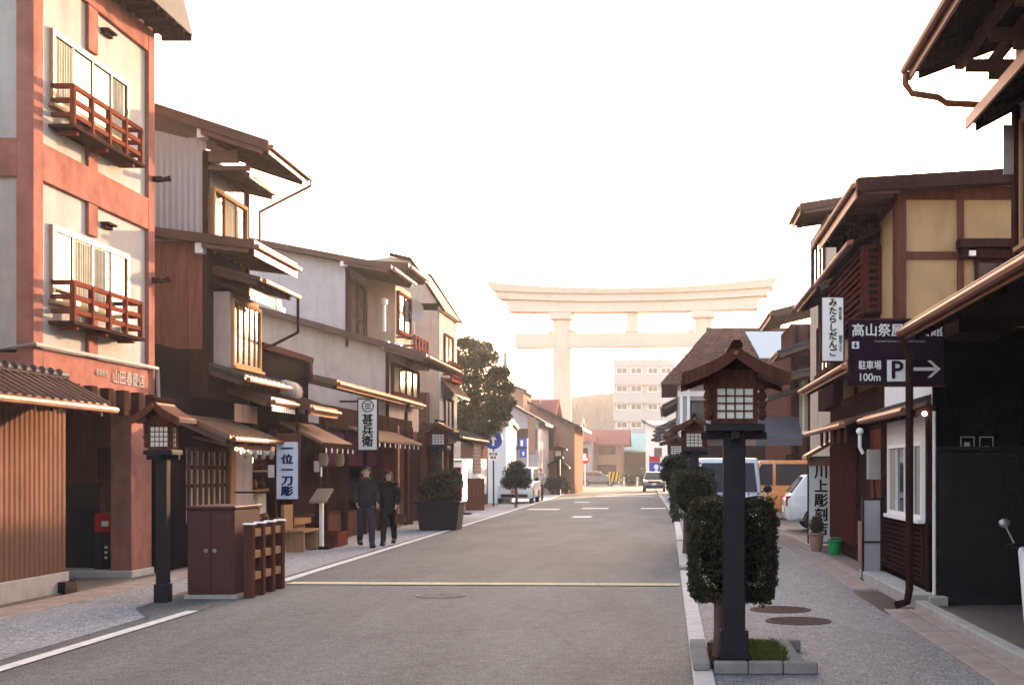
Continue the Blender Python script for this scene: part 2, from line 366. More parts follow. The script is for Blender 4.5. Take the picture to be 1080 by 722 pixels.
def roof(root, xh, zh, xl, zl, y0, y1, t=0.1, m='roofmetal', kind='seam', step=0.4, gutter='copper', rafters=0.35, rm='soffit', name='roof', fascia=None, rx=None):
    mb = MB(); s = 1 if xl > xh else -1
    mb.prism_y([(xh, zh), (xl, zl), (xl, zl-t), (xh, zh-t)], y0, y1)
    L = math.hypot(xl-xh, zl-zh); n = max(1, int((y1-y0)/step))
    for i in range(n+1):
        y = y0 + 0.02 + (y1-y0-0.04)*i/n
        if kind == 'seam': mb.prism_y([(xh, zh-0.005), (xl, zl-0.005), (xl, zl+0.03), (xh, zh+0.03)], y-0.012, y+0.012)
        elif kind == 'tile': mb.tube([(xh, y, zh+0.005), (xl, y, zl+0.005)], 0.05, 6)
    if kind == 'tile':   # course steps
        k = max(1, int(L/0.28))
        for j in range(1, k+1):
            f = j/k; x = xh+(xl-xh)*f; z = zh+(zl-zh)*f
            mb.box(x-s*0.02, x-s*0.0, y0+0.01, y1-0.01, z-0.02, z+0.03)
    o = mb.build(name, m, root)
    if rafters:
        rb = MB(); k = max(1, int((y1-y0)/rafters)); x0 = rx if rx is not None else xh; f0 = (x0-xh)/(xl-xh)
        z0 = zh + (zl-zh)*f0
        for i in range(k+1):
            y = y0+0.05 + (y1-y0-0.1)*i/k
            rb.prism_y([(x0, z0-t-0.002), (xl-s*0.08, zl+(zh-zl)*0.08/abs(xl-xh)-t-0.002), (xl-s*0.08, zl-t-0.07), (x0, z0-t-0.09)], y-0.03, y+0.03)
        d0 = t+0.002
        rb.prism_y([(x0, z0-d0), (xl-s*0.06, zl+(zh-zl)*0.06/abs(xl-xh)-d0), (xl-s*0.06, zl+(zh-zl)*0.06/abs(xl-xh)-d0-0.012), (x0, z0-d0-0.012)], y0+0.02, y1-0.02)
        rb.build('soffit', rm, o)
    if fascia:
        fb = MB(); fb.box(xl+s*0.002, xl+s*0.03, y0, y1, zl-t-fascia, zl+0.02); fb.build('fascia', 'copper', o)
    if gutter:
        g = MB(); g.tube([(xl+s*0.075, y0-0.03, zl-t*0.5-0.02), (xl+s*0.075, y1+0.03, zl-t*0.5-0.02)], 0.045, 8); g.build('gutter', gutter, o, smooth=True)
    return o
def pipe(root, pts, r=0.035, m='copper', name='downpipe'):
    return MB().tube(pts, r, 8).build(name, m, root, smooth=True)

TC = {}
def text(body, size, m, root, loc, face='cam', name='lettering', spacing=1.0, bold=0.0, xs=1.0, align='CENTER', wsp=1.0):
    """Raised lettering as a mesh. face: 'cam' faces -Y, 'east' faces +X (left side of the street)."""
    cu = bpy.data.curves.new('lettering', 'FONT'); cu.body = body; cu.size = size; cu.align_x = align; cu.align_y = 'CENTER'
    cu.extrude = 0.003; cu.space_line = spacing; cu.resolution_u = 3; cu.space_character = wsp
    to = bpy.data.objects.new('tmp_text', cu); C.objects.link(to)
    dg = bpy.context.evaluated_depsgraph_get(); me = bpy.data.meshes.new_from_object(to.evaluated_get(dg))
    bpy.data.objects.remove(to); me.name = name; me.materials.clear(); me.materials.append(MATS[m])
    if bold > 0:       # heavier strokes: the glyphs struck several times, a hair apart
        bm = bmesh.new()
        for i, (dx, dy) in enumerate(((0, 0), (1, 0), (-1, 0), (0, 0.8), (0, -0.8))):
            n0 = len(bm.verts); bm.from_mesh(me); bm.verts.ensure_lookup_table()
            for v in bm.verts[n0:]: v.co += Vector((dx*bold, dy*bold, 0.0004*i))
        bm.to_mesh(me); bm.free()
    M = {'cam': Matrix.Rotation(R(90), 4, 'X'), 'east': Matrix.Rotation(R(90), 4, 'Z') @ Matrix.Rotation(R(90), 4, 'X')}[face]
    off = Vector((0,0,0)); q = root
    while q is not None: off += q.location; q = q.parent
    me.transform(Matrix.Translation(Vector(loc) - off) @ M @ Matrix.Diagonal((xs, 1, 1, 1)))
    o = bpy.data.objects.new(name, me); C.objects.link(o); o.parent = root
    return o
def vtext(s, *a, **k): return text('\n'.join(s), *a, **k)
# ------------------------------------------------------------------ the setting: ground, road, paths
RX0, RX1 = -5.55, 0.2          # road between the white edge line and the kerb
struct(MB().box(-400, 400, -20, 1500, -0.3, -0.012).build('ground', 'earth'))
def sheet(name, m, pts, z):
    mb = MB(); mb.add([(x, y, z) for x, y in pts], [tuple(range(len(pts)))]); return struct(mb.build(name, m))
sheet('road', 'road_asphalt', [(-5.6, -2), (0.2, -2), (0.28, 45), (-0.4, 80), (-1.2, 135), (-8.0, 135), (-6.4, 60)], 0.0)
sheet('cross_road', 'road_asphalt', [(-60, 135), (60, 135), (60, 146), (-60, 146)], 0.0)
sheet('path_west', 'path_asphalt', [(-7.38, -2), (-5.6, -2), (-6.4, 60), (-8.0, 135), (-10.5, 135), (-8.6, 60), (-7.5, 24)], 0.004)
sheet('path_east', 'path_asphalt_east', [(0.36, -2), (2.47, -2), (2.68, 28), (3.2, 46), (3.2, 60), (1.0, 80), (0.6, 100), (-1.1, 135), (-0.35, 80), (0.3, 50)], 0.004)
# entrance asphalt patch in front of the utility box is road coloured
sheet('road_patch', 'road_asphalt', [(-5.6, 13.9), (-5.45, 13.9), (-5.45, 19.9), (-5.62, 19.9), (-6.5, 17.2), (-6.3, 15.2)], 0.008)
def line(name, x0, y0, x1, y1, w, z=0.012, m='whitepaint'):
    d = Vector((x1-x0, y1-y0, 0)).normalized(); p = Vector((-d.y, d.x, 0))*w*0.5
    a, b = Vector((x0, y0, z)), Vector((x1, y1, z))
    return struct(MB().add([a-p, b-p, b+p, a+p], [(0, 1, 2, 3)]).build(name, m))
line('road_line', -5.46, 4, -5.5, 14.9, 0.14)
line('road_line', -5.66, 18.9, -6.28, 60, 0.16)
line('road_line', -6.28, 60, -7.6, 125, 0.16)
line('road_line', -5.45, 18.55, 0.2, 18.3, 0.36, m='paleyellow')
for (a, b, py) in ((557, 590, 537), (614, 642, 536), (676, 702, 536), (604, 624, 545), (606, 622, 529.5)):
    Y = EYE*F/(py-VY); line('road_marking', xx(a, Y), Y, xx(b, Y), Y, 1.5)
for i, py in enumerate((523.5, 521.2)):
    Y = EYE*F/(py-VY); line('road_marking', xx(628, Y), Y, xx(690, Y), Y, 1.1)
# kerb: low white stones in a row along the right edge of the carriageway
kb = MB(); y = -1.0
while y < 130:
    if not (20.6 < y < 21.6) and not (28.5 < y < 29.4):
        x = 0.2 + 0.1*y/60 if y < 45 else (0.275-(y-45)/35*0.675 if y < 80 else -0.4-(y-80)/55*0.8); kb.box(x, x+0.17, y, y+0.594, -0.05, 0.035)
    y += 0.6
struct(kb.build('kerb', 'kerbstone', bevel=0.012))
# stone gutter covers along both building lines
gl = MB(); y = 2.0
while y < 60:
    for k in range(2):
        gl.box(-7.84+k*0.26 - 0.012*max(0, y-24), -7.59+k*0.26 - 0.012*max(0, y-24), y, y+0.59, -0.05, 0.02+random.uniform(0, .004))
    y += 0.6
struct(gl.build('gutter_stones', 'slab', bevel=0.01))
gr = MB(); y = 2.0
while y < 34:
    if not (14.6 < y < 17.2):
        gr.box(2.5+0.004*y, 2.76+0.004*y, y, y+0.49, -0.05, 0.02+random.uniform(0, .005))
        gr.box(2.78+0.004*y, 3.02+0.004*y, y, y+0.49, -0.05, 0.02+random.uniform(0, .005))
    y += 0.5
struct(gr.build('gutter_stones', 'slab', bevel=0.01))
sheet('gutter_channel_shade', 'blackpaint', [(2.52, 14.6), (2.95, 14.6), (2.95, 17.3), (2.52, 17.3)], 0.009)  # flat black sheet paints the dark inside of the open channel
struct(MB().box(-14, -8.0, 6, 62, -0.2, 0.02).build('forecourt_west', 'floorstone'))
struct(MB().box(3.08, 12, 6, 62, -0.2, 0.024).build('forecourt_east', 'floorstone'))
struct(MB().box(2.96, 3.1, 6.0, 15.2, -0.2, 0.1).build('kerb_step', 'concrete', bevel=0.01))
struct(MB().box(2.9, 3.22, 15.3, 19.2, -0.2, 0.16).build('doorstep', 'concrete', bevel=0.012))
def manhole(px, py, rx, label):
    Y = EYE*F/(py-VY); mb = MB(); cx = xx(px, Y)
    mb.lathe([(rx, 0.0), (rx, 0.014), (rx-0.03, 0.017), (rx-0.035, 0.012), (0.02, 0.012)], cx, Y, 28)
    for k in range(-3, 4):
        h = math.sqrt(max(0, (rx-0.05)**2-(k*rx*0.26)**2)); mb.box(cx-h, cx+h, Y+k*rx*0.26-0.012, Y+k*rx*0.26+0.012, 0.011, 0.017)
    o = mb.build('manhole_cover', 'slab' if px < 700 else 'iron'); tag(o, label, 'manhole cover'); o['group'] = 'manhole covers'
manhole(465, 628, 0.33, 'small round pinkish manhole cover in the carriageway')
manhole(823, 643, 0.36, 'manhole cover on the pavement beside the planter, the one nearer the hedge end')
manhole(842, 655, 0.36, 'manhole cover on the pavement in front of the other, closer to the planter kerb')

# ------------------------------------------------------------------ west side, house 1: tall plaster house
SF = -8.1
h = thing('plaster_house', 'tall cream plaster house with salmon bands and two red balconies', 'house', (-10.5, 16.4, 0))
W = Face('x', SF, 1); N = Face('y', 16.4, -1)
MB().box(-14, SF-0.06, 16.46, 20.24, 3.2, 8.8).build('wall', 'cream', h)
fm = MB()
for a, b in ((16.4, 16.66), (20.06, 20.3)): W.box(fm, a, b, 2.55, 8.75, -0.22, 0)
for (z0, z1) in ((2.55, 3.22), (5.41, 5.9), (8.2, 8.8)): W.box(fm, 16.662, 20.058, z0, z1, -0.3, -0.003)
for (z0, z1) in ((3.222, 3.86), (4.96, 5.408), (5.902, 6.46), (7.56, 8.198)): W.box(fm, 18.0, 18.3, z0, z1, -0.3, -0.012)
for (z0, z1) in ((2.5, 3.15), (5.41, 5.9), (8.3, 8.8)): N.box(fm, -14, -8.322, z0, z1, -0.2, -0.006)
fm.build('timber_frame', 'salmon', h, bevel=0.006)
for (z0, z1, cu) in ((6.5, 7.5, (0, 3)), (3.9, 4.9, (1, 2))):
    window(h, Face('x', SF-0.06, 1), 16.95, 19.38, z0, z1, 4, 1, 0.075, 0.05, 'lightframe', 'glass', True, curtains=cu)
for z in (8.0, 5.2):
    v = MB(); v.box(SF-0.06, SF+0.06, 18.48, 18.78, z, z+0.03); v.box(SF-0.06, SF, 18.5, 18.76, z-0.05, z); v.build('vent_hood', 'darkwood', h)
for (z0, hgt) in ((6.22, 0.5), (3.62, 0.5)):
    b = MB(); XB = -7.84; y0, y1 = 16.95, 19.2
    for k in range(3):
        z = z0+0.1+k*(hgt-0.12)/2
        b.box(XB-0.04, XB, y0, y1, z, z+0.065)
        b.box(SF-0.05, XB-0.042, y0, y0+0.05, z, z+0.065); b.box(SF-0.05, XB-0.042, y1-0.05, y1, z, z+0.065)
    for k in range(5):
        y = y0+0.003+(y1-y0-0.066)*k/4; b.box(XB-0.055, XB+0.012, y, y+0.06, z0-0.01, z0+hgt+0.02)
    bo = b.build('balcony', 'redwood', h, bevel=0.004)
    s = MB(); s.box(SF-0.06, XB+0.025, y0-0.03, y1+0.03, z0-0.045, z0); s.build('balcony_floor', 'darkwood', bo)
    for k in range(3): MB().box(SF, XB-0.03, y0+0.15+k*0.9, y0+0.23+k*0.9, z0-0.1, z0-0.047).build('bracket', 'redwood', bo)
ro = MB(); ro.prism_y([(-7.55, 8.57), (-7.72, 9.25), (-9.2, 11.3), (-12, 11.3), (-12, 8.81), (-8.0, 8.81)], 16.05, 20.46)
ro.build('roof', 'rooftile', h)
rs = MB()
for k in range(14):
    y = 16.1+k*0.335; rs.box(-8.05, -7.58, y-0.03, y+0.03, 8.5, 8.6)
rs.box(-8.06, -7.6, 16.07, 20.44, 8.57, 8.59); rs.build('soffit', 'darkwood', h)
pipe(h, [(-8.62, 16.32, 0.3), (-8.62, 16.32, 3.17), (-8.05, 16.33, 3.25), (-8.05, 20.28, 3.25), (-8.05, 20.34, 2.6)], 0.03, 'cream')
for k in range(7):
    t = MB(); W.box(t, 16.75+k*0.53, 16.92+k*0.53, 2.45, 2.82, 0.002, 0.12); t.build('beam_end', 'darkwood', h)
text('山田春慶店', 0.23, 'cream', h, (SF+0.012, 19.3, 3.0), 'east')
text('有限会社', 0.1, 'cream', h, (SF+0.012, 18.38, 3.03), 'east')
for (z, y) in ((6.2, 20.25), (4.6, 20.22)):
    q = MB(); q.box(SF+0.003, SF+0.14, y-0.05, y+0.05, z, z+0.08); q.tube([(SF+0.12, y, z+0.03), (SF+0.26, y+0.03, z+0.06)], [0.03, 0.05], 8); q.build('floodlight', 'darkwood', h)
# ground floor
corrug(h, Face('x', SF, 1), 11.0, 17.26, 0.28, 2.5, 0.125, 0.007, 'shutter', 'shutter')
MB().box(-14, SF-0.001, 11.0, 16.38, 0.28, 2.6).build('garage_wall', 'blackwall', h)
MB().box(-14, SF-0.05, -24, 13.2, 0.0, 7.2).build('unseen_shade_wing', 'cream', h)  # added out of view to hold back sky light from the camera-facing walls
MB().box(-14, SF+0.05, 11.0, 17.28, 0.0, 0.278).build('plinth', 'concrete', h, bevel=0.01)
MB().box(-14, SF+0.03, 19.36, 20.2, 0.0, 0.12).build('pillar_base', 'concrete', h, bevel=0.01)
MB().box(-8.42, SF-0.004, 19.42, 20.18, 0.12, 2.55).build('pillar', 'salmon', h, bevel=0.005)
MB().box(-8.5, SF-0.03, 16.4, 17.2, 0.28, 2.54).build('jamb', 'blackwall', h)
MB().box(-14, -8.43, 20.05, 20.18, 0.02, 2.56).build('inner_wall', 'brownwood', h)
MB().box(-14, -8.12, 17.2, 20.2, 2.56, 2.7).build('entry_ceiling', 'darkwood', h)
d = MB(); d.box(-9.45, -8.82, 19.98, 20.04, 0.03, 1.45); d.build('door', 'blackpaint', h, bevel=0.005)
MB().box(-8.86, -8.44, 19.96, 20.045, 1.5, 2.0).build('shelf_panel', 'darkwood', h)
MB().box(-8.3, -7.95, 16.95, 17.3, 0.0, 0.16).build('step', 'blackpaint', h)
roof(h, SF, 2.86, -7.45, 2.5, 10.6, 17.15, 0.07, 'roofmetal', 'tile', 0.22, 'copper', 0.45, name='awning_roof')
rt = MB()
rt.tube([(SF+0.06, 10.6, 2.9), (SF+0.06, 17.15, 2.9)], 0.06, 8)
for k in range(27): rt.ball((SF+0.1, 10.9+k*0.23, 2.93), (0.05, 0.045, 0.05), 8, 6)
rt.build('ridge_tiles', 'rooftile', h, smooth=True)

k = thing('post_cabinet', 'red box over a black cabinet standing in the dark entry passage', 'cabinet', (-8.62, 19.85, 0.02))
MB().box(-8.8, -8.45, 19.72, 19.95, 0.02, 0.68).build('body', 'blackpaint', k, bevel=0.01)
rb = MB().box(-8.79, -8.46, 19.7, 19.95, 0.69, 0.98).build('red_box', 'red', k, bevel=0.015)
MB().box(-8.68, -8.57, 19.69, 19.697, 0.78, 0.86).build('label_plate', 'signwhite', rb)
dd = MB()
for z in (0.28, 0.36, 0.44): dd.box(-8.64, -8.6, 19.712, 19.719, z, z+0.035)
dd.build('knobs', 'signwhite', k)

# ------------------------------------------------------------------ house 2: grey corrugated gable over brown boards
S2, Y2 = -8.0, 22.3
h = thing('corrugated_house', 'narrow three storey house with grey corrugated gable above brown boarding', 'house', (-10.5, Y2, 0))
NW = Face('y', Y2, -1); W = Face('x', S2, 1); YE = 24.5
MB().box(-14, S2-0.01, Y2+0.02, YE, 5.5, 7.15).build('upper_wall', 'greymetal', h)
corrug(h, NW, -13.9, S2, 5.62, lambda u: 7.48+(-8.6-u)*0.25 if u < -8.3 else 7.42, 0.105, 0.02, 'greymetal', 'cladding')
MB().box(-14, S2-0.01, Y2+0.02, YE, 2.9, 5.5).build('middle_wall', 'darkwood', h)
boards(h, NW, -13, S2-0.02, 3.75, 5.62, 0.15, 0.02, 'boardwood')
for (u) in (S2-0.02,):
    c = MB(); c.box(S2-0.06, S2+0.04, Y2-0.03, Y2+0.06, 2.9, 7.2); c.box(S2-0.06, S2+0.04, YE-0.1, YE, 2.9, 7.1); c.build('corner_post', 'darkwood', h)
XE = xx(283, 22.05)
roof(h, -11, 8.65, XE, zz(150, 22.05), 22.0, 24.45, 0.15, 'roofmetal', 'seam', 0.3, 'copper', 0.35, fascia=0.06, rx=S2, name='roof')
roof(h, S2-0.02, 7.02, -7.35, 6.86, Y2+0.25, 24.2, 0.05, 'roofmetal', 'seam', 0.3, None, 0.4, fascia=0.02, name='window_hood')
bb = MB()
bb.box(S2-0.05, S2+0.55, Y2-0.02, Y2+0.08, 7.0, 7.2); bb.box(S2-0.05, S2+0.75, Y2-0.02, Y2+0.08, 6.86, 6.94)
bb.build('purlin_ends', 'soffit', h)
window(h, W, Y2+0.18, 24.3, 5.72, 6.62, 3, 1, 0.07, 0.08, 'lightwood', 'glass', True, curtains=(1,))
ZE = zz(150, 22.05)
pipe(h, [(XE+0.075, 24.44, ZE-0.06), (XE+0.07, 24.44, ZE-0.22), (-7.75, 24.44, ZE-0.72), (-7.75, 24.44, 5.6)], 0.03, 'copper')
roof(h, -13, 6.35, xx(268, 22.1), zz(255, 22.1), 22.05, 24.6, 0.13, 'roofmetal', 'seam', 0.3, 'copper', 0.35, fascia=0.12, rx=S2, name='pent_roof')
roof(h, S2-0.02, 5.25, -7.15, 5.02, Y2+0.3, 24.7, 0.05, 'roofmetal', 'seam', 0.3, 'copper', 0.3, name='window_hood')
roof(h, S2-0.02, 4.98, -7.35, 4.84, Y2+0.25, 24.4, 0.05, 'darkwood', 'none', 0.3, None, None, fascia=0.08, name='window_hood')
te = MB()
for q in range(14): te.box(-7.345, -7.32, Y2+0.3+q*0.15, Y2+0.38+q*0.15, 4.66, 4.75)
te.build('dentils', 'copper', h)
pipe(h, [(-7.1, 24.72, 4.95), (-7.1, 24.72, 4.3), (-7.6, 24.75, 4.05), (-7.95, 24.75, 4.0)], 0.03, 'darkwood')
bay = MB(); bay.box(S2, -7.72, Y2+0.35, 24.3, 3.45, 4.8); bo = bay.build('bay', 'pinkwall', h)
window(h, Face('x', -7.72, 1), Y2+0.42, 24.28, 3.5, 4.68, 5, 1, 0.06, 0.06, 'lightwood', 'glass', True)
roof(h, S2-0.4, 3.62, -7.35, 3.28, 22.35, 24.75, 0.08, 'rooftile', 'tile', 0.24, 'copper', 0.35, name='pent_roof')
# ground floor
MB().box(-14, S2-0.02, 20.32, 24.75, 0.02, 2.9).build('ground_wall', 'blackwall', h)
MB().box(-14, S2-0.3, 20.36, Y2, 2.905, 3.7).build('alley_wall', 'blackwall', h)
GW = Face('x', S2-0.02, 1)
lattice(h, GW, 21.4, 23.3, 0.75, 2.0, 0.24, 0.07, 0.07, 'brownwood', 'paper', (0.5, 0.75), 'lattice_window')
MB().box(S2, S2+0.03, 23.75, 24.7, 0.95, 2.05).build('plaster_panel', 'pinkwall', h)
MB().box(S2-0.01, S2+0.05, 23.42, 23.7, 0.02, 2.05).build('door_post', 'lightwood', h)
for q in range(3): MB().box(-7.62, -7.6, 22.6+q*0.42, 22.98+q*0.42, 2.5, 2.82).build('cloth_panel', 'orangewall', h)
roof(h, S2, 2.55, -7.15, 2.2, 21.0, 23.6, 0.06, 'rooftan', 'seam', 0.18, 'copper', 0.3, name='awning_roof')
roof(h, S2, 2.24, -7.3, 2.06, 21.6, 23.9, 0.05, 'rooftan', 'none', 0.18, None, None, fascia=0.05, name='awning_roof')
vl = MB()
for q in range(12): vl.box(-7.24, -7.21, 21.7+q*0.18, 21.78+q*0.18, 1.92, 1.99)
vl.build('hanging_tabs', 'signwhite', h)
roof(h, S2, 3.22, -7.2, 2.95, 23.3, 24.8, 0.08, 'roofmetal', 'seam', 0.2, 'copper', 0.3, fascia=0.06, name='awning_roof')
te = MB()
for q in range(10): te.box(-7.19, -7.16, 23.35+q*0.145, 23.42+q*0.145, 2.72, 2.8)
te.build('dentils', 'signwhite', h)
pipe(h, [(-7.13, 24.78, 2.85), (-7.13, 24.78, 2.3), (-7.5, 24.78, 2.0), (-7.9, 24.78, 1.95)], 0.035, 'darkwood')

# white painted beam ends, a habit of this town's carpenters
for (px, py, Yc) in ((214, 141, 22.2), (212, 262, 22.2)):
    X_, Z_ = xx(px, Yc), zz(py, Yc); MB().box(X_-0.07, X_+0.07, Yc-0.1, Yc+0.1, Z_-0.09, Z_+0.09).build('beam_cap', 'signwhite', h)
# hanging things under the eaves
for q in range(4):
    y = 22.0+q*0.45; MB().tube([(-7.2, y, 2.1), (-7.2, y, 1.95)], 0.008, 5).ball((-7.2, y, 1.9), (0.05, 0.05, 0.07), 8, 6).build('wind_bell', 'dimpaper', h)

# ------------------------------------------------------------------ house 3: black false front with the shop below
S3 = -7.6
h = thing('black_shopfront', 'low black fronted shop with copper edged awnings and open display', 'shop', (-10, 24.9, 0))
MB().box(-14, S3-0.3, 24.82, 28.3, 2.45, 4.08).build('false_front', 'blackwall', h)
fa = MB(); fa.box(S3-0.28, S3-0.18, 24.82, 28.3, 4.0, 4.12); fa.box(S3-0.28, S3-0.2, 28.1, 28.3, 3.6, 4.0); fa.build('coping', 'darkwood', h)
roof(h, S3-0.3, 3.25, -6.95, 2.9, 24.95, 27.0, 0.1, 'roofmetal', 'seam', 0.25, 'copper', 0.3, fascia=0.08, name='awning_roof')
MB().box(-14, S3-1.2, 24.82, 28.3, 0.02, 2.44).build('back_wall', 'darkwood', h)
for y in (24.86, 26.0, 28.1): MB().box(S3-0.1, S3+0.02, y, y+0.12, 0.02, 2.44).build('post', 'darkwood', h)
roof(h, S3, 2.62, -6.75, 2.2, 25.2, 27.6, 0.06, 'rooftan', 'none', 0.2, None, None, name='canopy')
rd = MB(); rd.box(-6.76, -6.7, 25.2, 27.6, 2.08, 2.18); rd.build('canopy_rail', 'darkwood', h)
nb = MB()
for q in range(6): nb.box(-6.72, -6.71, 25.3+q*0.43, 25.36+q*0.43, 1.99, 2.09)
nb.build('canopy_hooks', 'signwhite', h)
cn = MB(); cn.box(S3-1.1, S3-0.1, 25.0, 27.8, 0.5, 0.62); cn.box(S3-1.1, S3-0.2, 25.1, 27.7, 0.02, 0.5); cn.build('counter', 'lightwood', h)
sh = MB()
for z in (1.2, 1.6): sh.box(S3-1.15, S3-0.8, 25.0, 28.0, z, z+0.04)
sh.build('shelf', 'lightwood', h)
MB().box(S3+0.0, S3+0.06, 25.3, 25.9, 0.15, 0.95).build('side_panel', 'lightwood', h)

bund = thing('cloth_bundle', 'cream rolled cloth bundle lying on the black shop awning', 'bundle', (-7.3, 24.98, 3.06))
bl = MB(); bl.tube([(-7.44, 24.9, 3.22), (-7.44, 25.02, 3.22), (-7.44, 25.6, 3.2), (-7.44, 25.72, 3.2)], [0.1, 0.19, 0.19, 0.1], 12); bl.build('roll', 'cream', bund, smooth=True)
for y in (25.12, 25.5): MB().tube([(-7.44, y, 3.21), (-7.44, y+0.03, 3.21)], 0.196, 12).build('strap', 'lightwood', bund)

for (y, z) in ((25.7, 1.95), (27.4, 2.0)):
    lb = MB(); lb.box(S3-0.75, S3-0.7, y-0.04, y+0.04, z-0.16, z); lb.build('interior_lamp', emit('shoplamp', (1.0, 0.72, 0.4), 2.2), h)
for q in range(4): MB().box(S3-1.17, S3-1.14, 25.1+q*0.75, 25.75+q*0.75, 0.7, 1.15).build('shoji_panel', 'paper', h)
for (X_, y, z) in ((S3+0.022, 24.92, 1.4), (S3+0.022, 26.06, 1.55), (S3+0.022, 28.16, 1.5)): MB().box(X_, X_+0.008, y-0.05, y+0.05, z, z+0.3).box(X_-0.14, X_-0.02, y-0.075, y-0.065, z+0.1, z+0.34).build('notice', 'signwhite', h)
# goods on display at the shop
for k, (y, zb, zt_) in enumerate(((25.2, 1.24, 1.5), (25.6, 1.24, 1.42), (26.1, 1.24, 1.52), (26.6, 1.24, 1.45), (27.1, 1.24, 1.5), (25.4, 1.64, 1.9), (26.3, 1.64, 1.95), (27.0, 1.64, 1.85), (25.3, 0.625, 0.8), (25.9, 0.625, 0.78), (26.5, 0.625, 0.84), (27.2, 0.625, 0.76))):
    lb_ = '%s carving on the %s in the black shop, %s from the utility cabinet' % (('pale wood', 'dark brown', 'cream')[k % 3], 'counter' if zb < 1 else ('top shelf' if zb > 1.5 else 'lower shelf'), (('first', 'second', 'third', 'fourth')[k-8] if k > 7 else ('first', 'second', 'third')[k-5] if k > 4 else ('first', 'second', 'third', 'fourth', 'fifth')[k]))
    gb = thing('carved_figure', lb_, 'carving', (S3-0.95 if zb > 1 else S3-0.5, y, zb), 'carvings on display in the shop')
    X_ = gb.location.x; hh = zt_-zb
    MB().box(X_-0.07, X_+0.07, y-0.08, y+0.08, zb, zb+0.03).build('base', 'darkwood', gb); MB().lathe([(0.05, zb+0.031), (0.08, zb+0.031+hh*0.3), (0.045, zb+0.031+hh*0.6), (0.055, zb+0.03+hh*0.75), (0.02, zb+hh)], X_, y, 10).build('figure', ('lightwood', 'brownwood', 'cream')[k % 3], gb, smooth=True)
def goods(name, label, cat, fn, loc):
    g = thing(name, label, cat, loc); fn(g, *loc); return g
goods('display_stand', 'slant topped display stand on a white post in front of the black shop', 'stand', lambda g, x, y, z: (
    MB().box(x-0.035, x+0.035, y-0.05, y+0.05, z, z+0.95).build('post', 'signwhite', g),
    MB().prism_x([(y-0.3, z+0.95), (y+0.3, z+1.2), (y+0.3, z+1.25), (y-0.3, z+1.0)], x-0.17, x+0.17).build('board', 'dimpaper', g, bevel=0.004),
    MB().box(x-0.2, x+0.2, y-0.2, y+0.2, z, z+0.05).build('base', 'darkwood', g)), (-7.15, 26.6, 0.01))
goods('wooden_crate', 'low reddish wooden crate on the stones before the shop', 'crate', lambda g, x, y, z: (
    MB().box(x-0.3, x+0.3, y-0.4, y+0.4, z, z+0.06).build('base', 'redwood', g),
    [MB().box(x+a-0.015, x+a+0.015, y-0.4, y+0.4, z+0.06, z+0.3).build('side', 'redwood', g) for a in (-0.28, 0.28)],
    [MB().box(x-0.264, x+0.264, y+a-0.015, y+a+0.015, z+0.06, z+0.3).build('side', 'brownwood', g) for a in (-0.38, 0.38)]), (-7.25, 27.6, 0.02))
goods('wooden_bench', 'small pale wooden bench under the shop canopy', 'bench', lambda g, x, y, z: (
    MB().box(x-0.2, x+0.2, y-0.6, y+0.6, z+0.38, z+0.43).build('seat', 'lightwood', g, bevel=0.005),
    [MB().box(x-0.18, x+0.18, y+a-0.03, y+a+0.03, z, z+0.378).build('leg', 'lightwood', g) for a in (-0.5, 0.5)]), (-7.35, 25.9, 0.02))
def hang_lantern(g, x, y, z):
    MB().lathe([(0.04, z+0.22), (0.08, z+0.24), (0.1, z+0.3), (0.1, z+0.4), (0.08, z+0.48), (0.05, z+0.5)], x, y, 12).build('shade', 'dimpaper', g, smooth=True)
    MB().lathe([(0.05, z+0.2), (0.05, z+0.225)], x, y, 10).build('cap', 'blackpaint', g); MB().lathe([(0.055, z+0.495), (0.055, z+0.53)], x, y, 10).build('cap', 'blackpaint', g)
    MB().tube([(x, y, z+0.53), (x, y, z+0.68)], 0.008, 5).build('cord', 'blackpaint', g)
for i, (y, lb) in enumerate(((26.0, 'paper lantern hanging from the shop canopy above the display stand'), (27.3, 'paper lantern hanging from the shop canopy by the walking man'))):
    goods('paper_lantern', lb, 'lantern', hang_lantern, (-6.95, y, 1.5))['group'] = 'paper lanterns under the canopy'

# ------------------------------------------------------------------ house 4: pink gabled house with set back third floor
S4, Y4 = -7.6, 34.9
h = thing('pink_house', 'pale pink plaster house with a stepped lilac third storey and wooden windows', 'house', (-11, Y4, 0))
NW = Face('y', Y4, -1); W = Face('x', S4, 1); YE4 = 39.4
Z0 = zz(416, Y4)
zt = lambda u: zz(362, Y4) + (S4-u)*0.28
wl = MB(); wl.prism_y([(S4, 2.8), (S4, zt(S4)-0.05), (-14, zt(-14)-0.05), (-14, 2.8)], Y4, YE4); wl.build('wall', 'pinkwall', h)
roof(h, -14, zt(-14), xx(452, Y4), zt(xx(452, Y4)), Y4-0.35, YE4+0.4, 0.14, 'roofmetal', 'seam', 0.4, 'copper', 0.4, rx=S4, name='pent_roof')
c4 = MB(); c4.box(S4-0.03, S4+0.05, Y4-0.03, Y4+0.06, 2.8, zt(S4)-0.16); c4.build('corner_post', 'darkwood', h)
window(h, W, Y4+0.5, YE4-0.2, 3.75, 4.62, 4, 1, 0.08, 0.08, 'brownwood', 'glass', True, curtains=(0,))
X3 = xx(365, Y4)
zt3 = lambda u: zz(272, Y4) + (X3-u)*0.19
w3 = MB(); w3.prism_y([(X3, 5.0), (X3, zt3(X3)-0.1), (-14, zt3(-14)-0.1), (-14, 5.0)], Y4+0.04, 37.3); w3.build('upper_wall', 'lilac', h)
